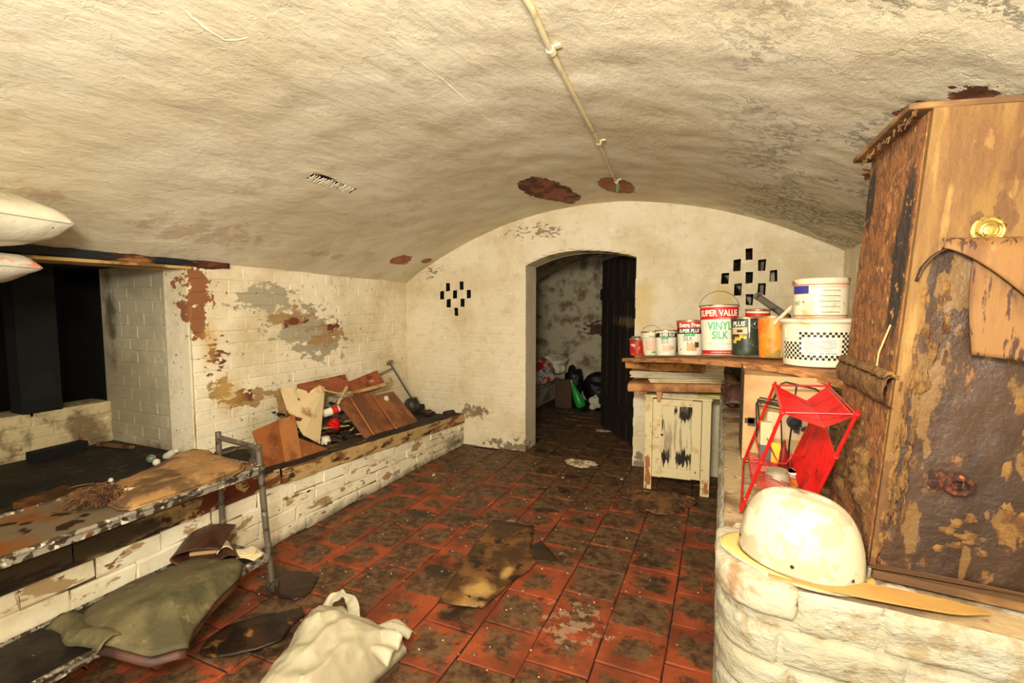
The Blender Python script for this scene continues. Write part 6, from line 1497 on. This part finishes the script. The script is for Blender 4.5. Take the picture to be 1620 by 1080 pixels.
# crumbling debris
def disc(cx, cy, rx, ry):
    def f(r):
        a = r.uniform(0, 2 * PI); q = math.sqrt(r.random()) * (.7 + .3 * math.sin(3 * a)); return (cx + rx * q * math.cos(a), cy + ry * q * math.sin(a))
    return f
o = chips(disc(-.985, 3.64, .13, .09), 260, (.006, .028), lambda x, y: .004, m_crumb, 'plaster_debris', 3, flat=.4); o['kind'] = 'stuff'; tag(o, 'patch of pale fallen plaster crumbs on the tiles in front of the doorway', 'debris')
oc = [(-.985 + .12 * math.cos(a) * (1 + .25 * math.sin(5 * a)), 3.63 + .08 * math.sin(a) * (1 + .2 * math.sin(4 * a + 1))) for a in [2 * PI * k / 18 for k in range(18)]]
tag(ring_sheet(oc, lambda x, y, k: .006 + .012 * (1 - k) + .005 * nz((x * 20, y * 20, 0), 1), m_crumb, 'fallen_plaster', None, (-.98, 3.63, 0), rings=5, sub=2), 'pale crust of fallen plaster on the tiles in front of the doorway', 'plaster')
oc = [(-.33 + .20 * math.cos(a) * (1 + .2 * math.sin(5 * a)), 3.12 + .18 * math.sin(a) * (1 + .2 * math.sin(4 * a + 1))) for a in [2 * PI * k / 20 for k in range(20)]]
tag(ring_sheet(oc, lambda x, y, k: .006 + .030 * (1 - k * k) + .010 * nz((x * 12, y * 12, 0), 1.5) * (1 - k), m_rubble, 'rotted_heap', None, (-.33, 3.1, 0), rings=8, sub=2), 'flat heap of rotted brown matter on the tiles in front of the cream cabinet', 'heap')
o = chips(disc(-.33, 3.12, .24, .2), 260, (.008, .036), lambda x, y: .01, m_rubble, 'rotted_debris', 13, flat=.35); o['kind'] = 'stuff'; tag(o, 'brown crumbs scattered round the cream cabinet feet', 'debris')
slab('card_scrap', 'pale brown card scrap on the rotted heap before the cream cabinet', 'card', (-.40, 2.98, .022), (.07, .12, .004), .5, m_wetcard)
def spk(r):
    return (r.uniform(-1.95, 0), r.uniform(1.3, 3.7))
o = chips(spk, 330, (.0025, .007), lambda x, y: .001, m_crumb, 'paint_flakes', 23, flat=.5); o['kind'] = 'stuff'; tag(o, 'tiny white paint flakes scattered over the red tiles', 'flakes')
for i, (x, y, s) in enumerate(((-.62, 3.42, .02), (-1.02, 3.28, .016), (-1.9, 2.95, .03), (-.95, 2.6, .014))):
    slab('plaster_chip', ['small white plaster chip on the tiles just left of the cream cabinet', 'small white plaster chip on the tiles below the doorway crust', 'flat whitish chip on the tiles near the kerb foot', 'small white chip on the tiles beyond the long sodden card'][i], 'chip', (x, y, .001), (s, s * .7, s * .35), i, m_crumb)

# ================================================================ FAR CHAMBER THINGS
lump('rubbish_bag', 'grey and red crumpled rubbish bag on the ledge of the far chamber', 'bag', (-2.02, 5.55, .42), (.17, .2, .15), p_litter, 3, .45)
lump('rubbish_bag', 'pale crumpled bag behind the red one in the far chamber', 'bag', (-1.93, 5.85, .50), (.16, .14, .12), m_fsack, 13, .4)
lump('bin_bag', 'black bin bag heaped against the far chamber wall, left of the door leaf', 'bag', (-1.33, 5.98, .19), (.24, .18, .2), p_bin, 6, .35)
lump('bin_bag', 'black bin bag leaning over the brown carton in the far chamber', 'bag', (-1.74, 6.0, .22), (.13, .14, .22), p_bin, 9, .4)
slab('upright_carton', 'dark brown upright carton beside the green bottle in the far chamber', 'carton', (-1.74, 5.62, 0), (.20, .10, .34), .1, p_dbrown)
gb = thing('green_bottle', 'bright green plastic bottle leaning beside the brown carton in the far chamber', 'bottle', (-1.50, 5.60, .0), rot=(0, math.radians(-24), 0))
g = G(); g.lathe([(.03, .02), (.055, .035), (.06, .08), (.055, .16), (.030, .27), (.016, .33), (.016, .35)], 24); g.build('body', p_bottleg, gb, smooth=60)
g = G(); g.lathe([(.018, .35), (.018, .375), (.001, .376)], 16); g.build('cap', p_white, gb, smooth=40)
lump('plastic_wrap', 'crumpled white plastic beside the green bottle in the far chamber', 'plastic', (-1.37, 5.66, .07), (.07, .05, .08), m_fsack, 16, .5)
sb = thing('wall_shelf', 'small wooden bracket shelf high on the left wall of the far chamber', 'shelf', (-2.5, 5.75, 1.2))
g = G(); g.box((-2.35, 5.75, 1.10), (.42, .3, .02)); g.build('board', m_plank, sb)
g = G(); g.tube([(-2.56, 5.66, .86), (-2.18, 5.66, 1.088)], .012, 6); g.build('bracket', m_dark, sb)
for i, (x, y, sx, sy) in enumerate(((-1.28, 4.85, .10, .06), (-1.05, 4.70, .08, .05), (-1.5, 5.05, .12, .05), (-.95, 4.95, .05, .04), (-1.35, 5.2, .14, .05))):
    oc = [(x + sx * math.cos(a) * (1 + .2 * math.sin(3 * a + i)), y + sy * math.sin(a)) for a in [2 * PI * k / 12 for k in range(12)]]
    tag(ring_sheet(oc, lambda X, Y, k: .006 + .003 * (1 - k), m_crumb if i % 2 else m_rubble, 'damp_scrap', None, (x, y, 0), rings=3, sub=1), 'flattened pale scrap on the wet floor beyond the doorway', 'scrap', 'flattened scraps beyond the doorway')
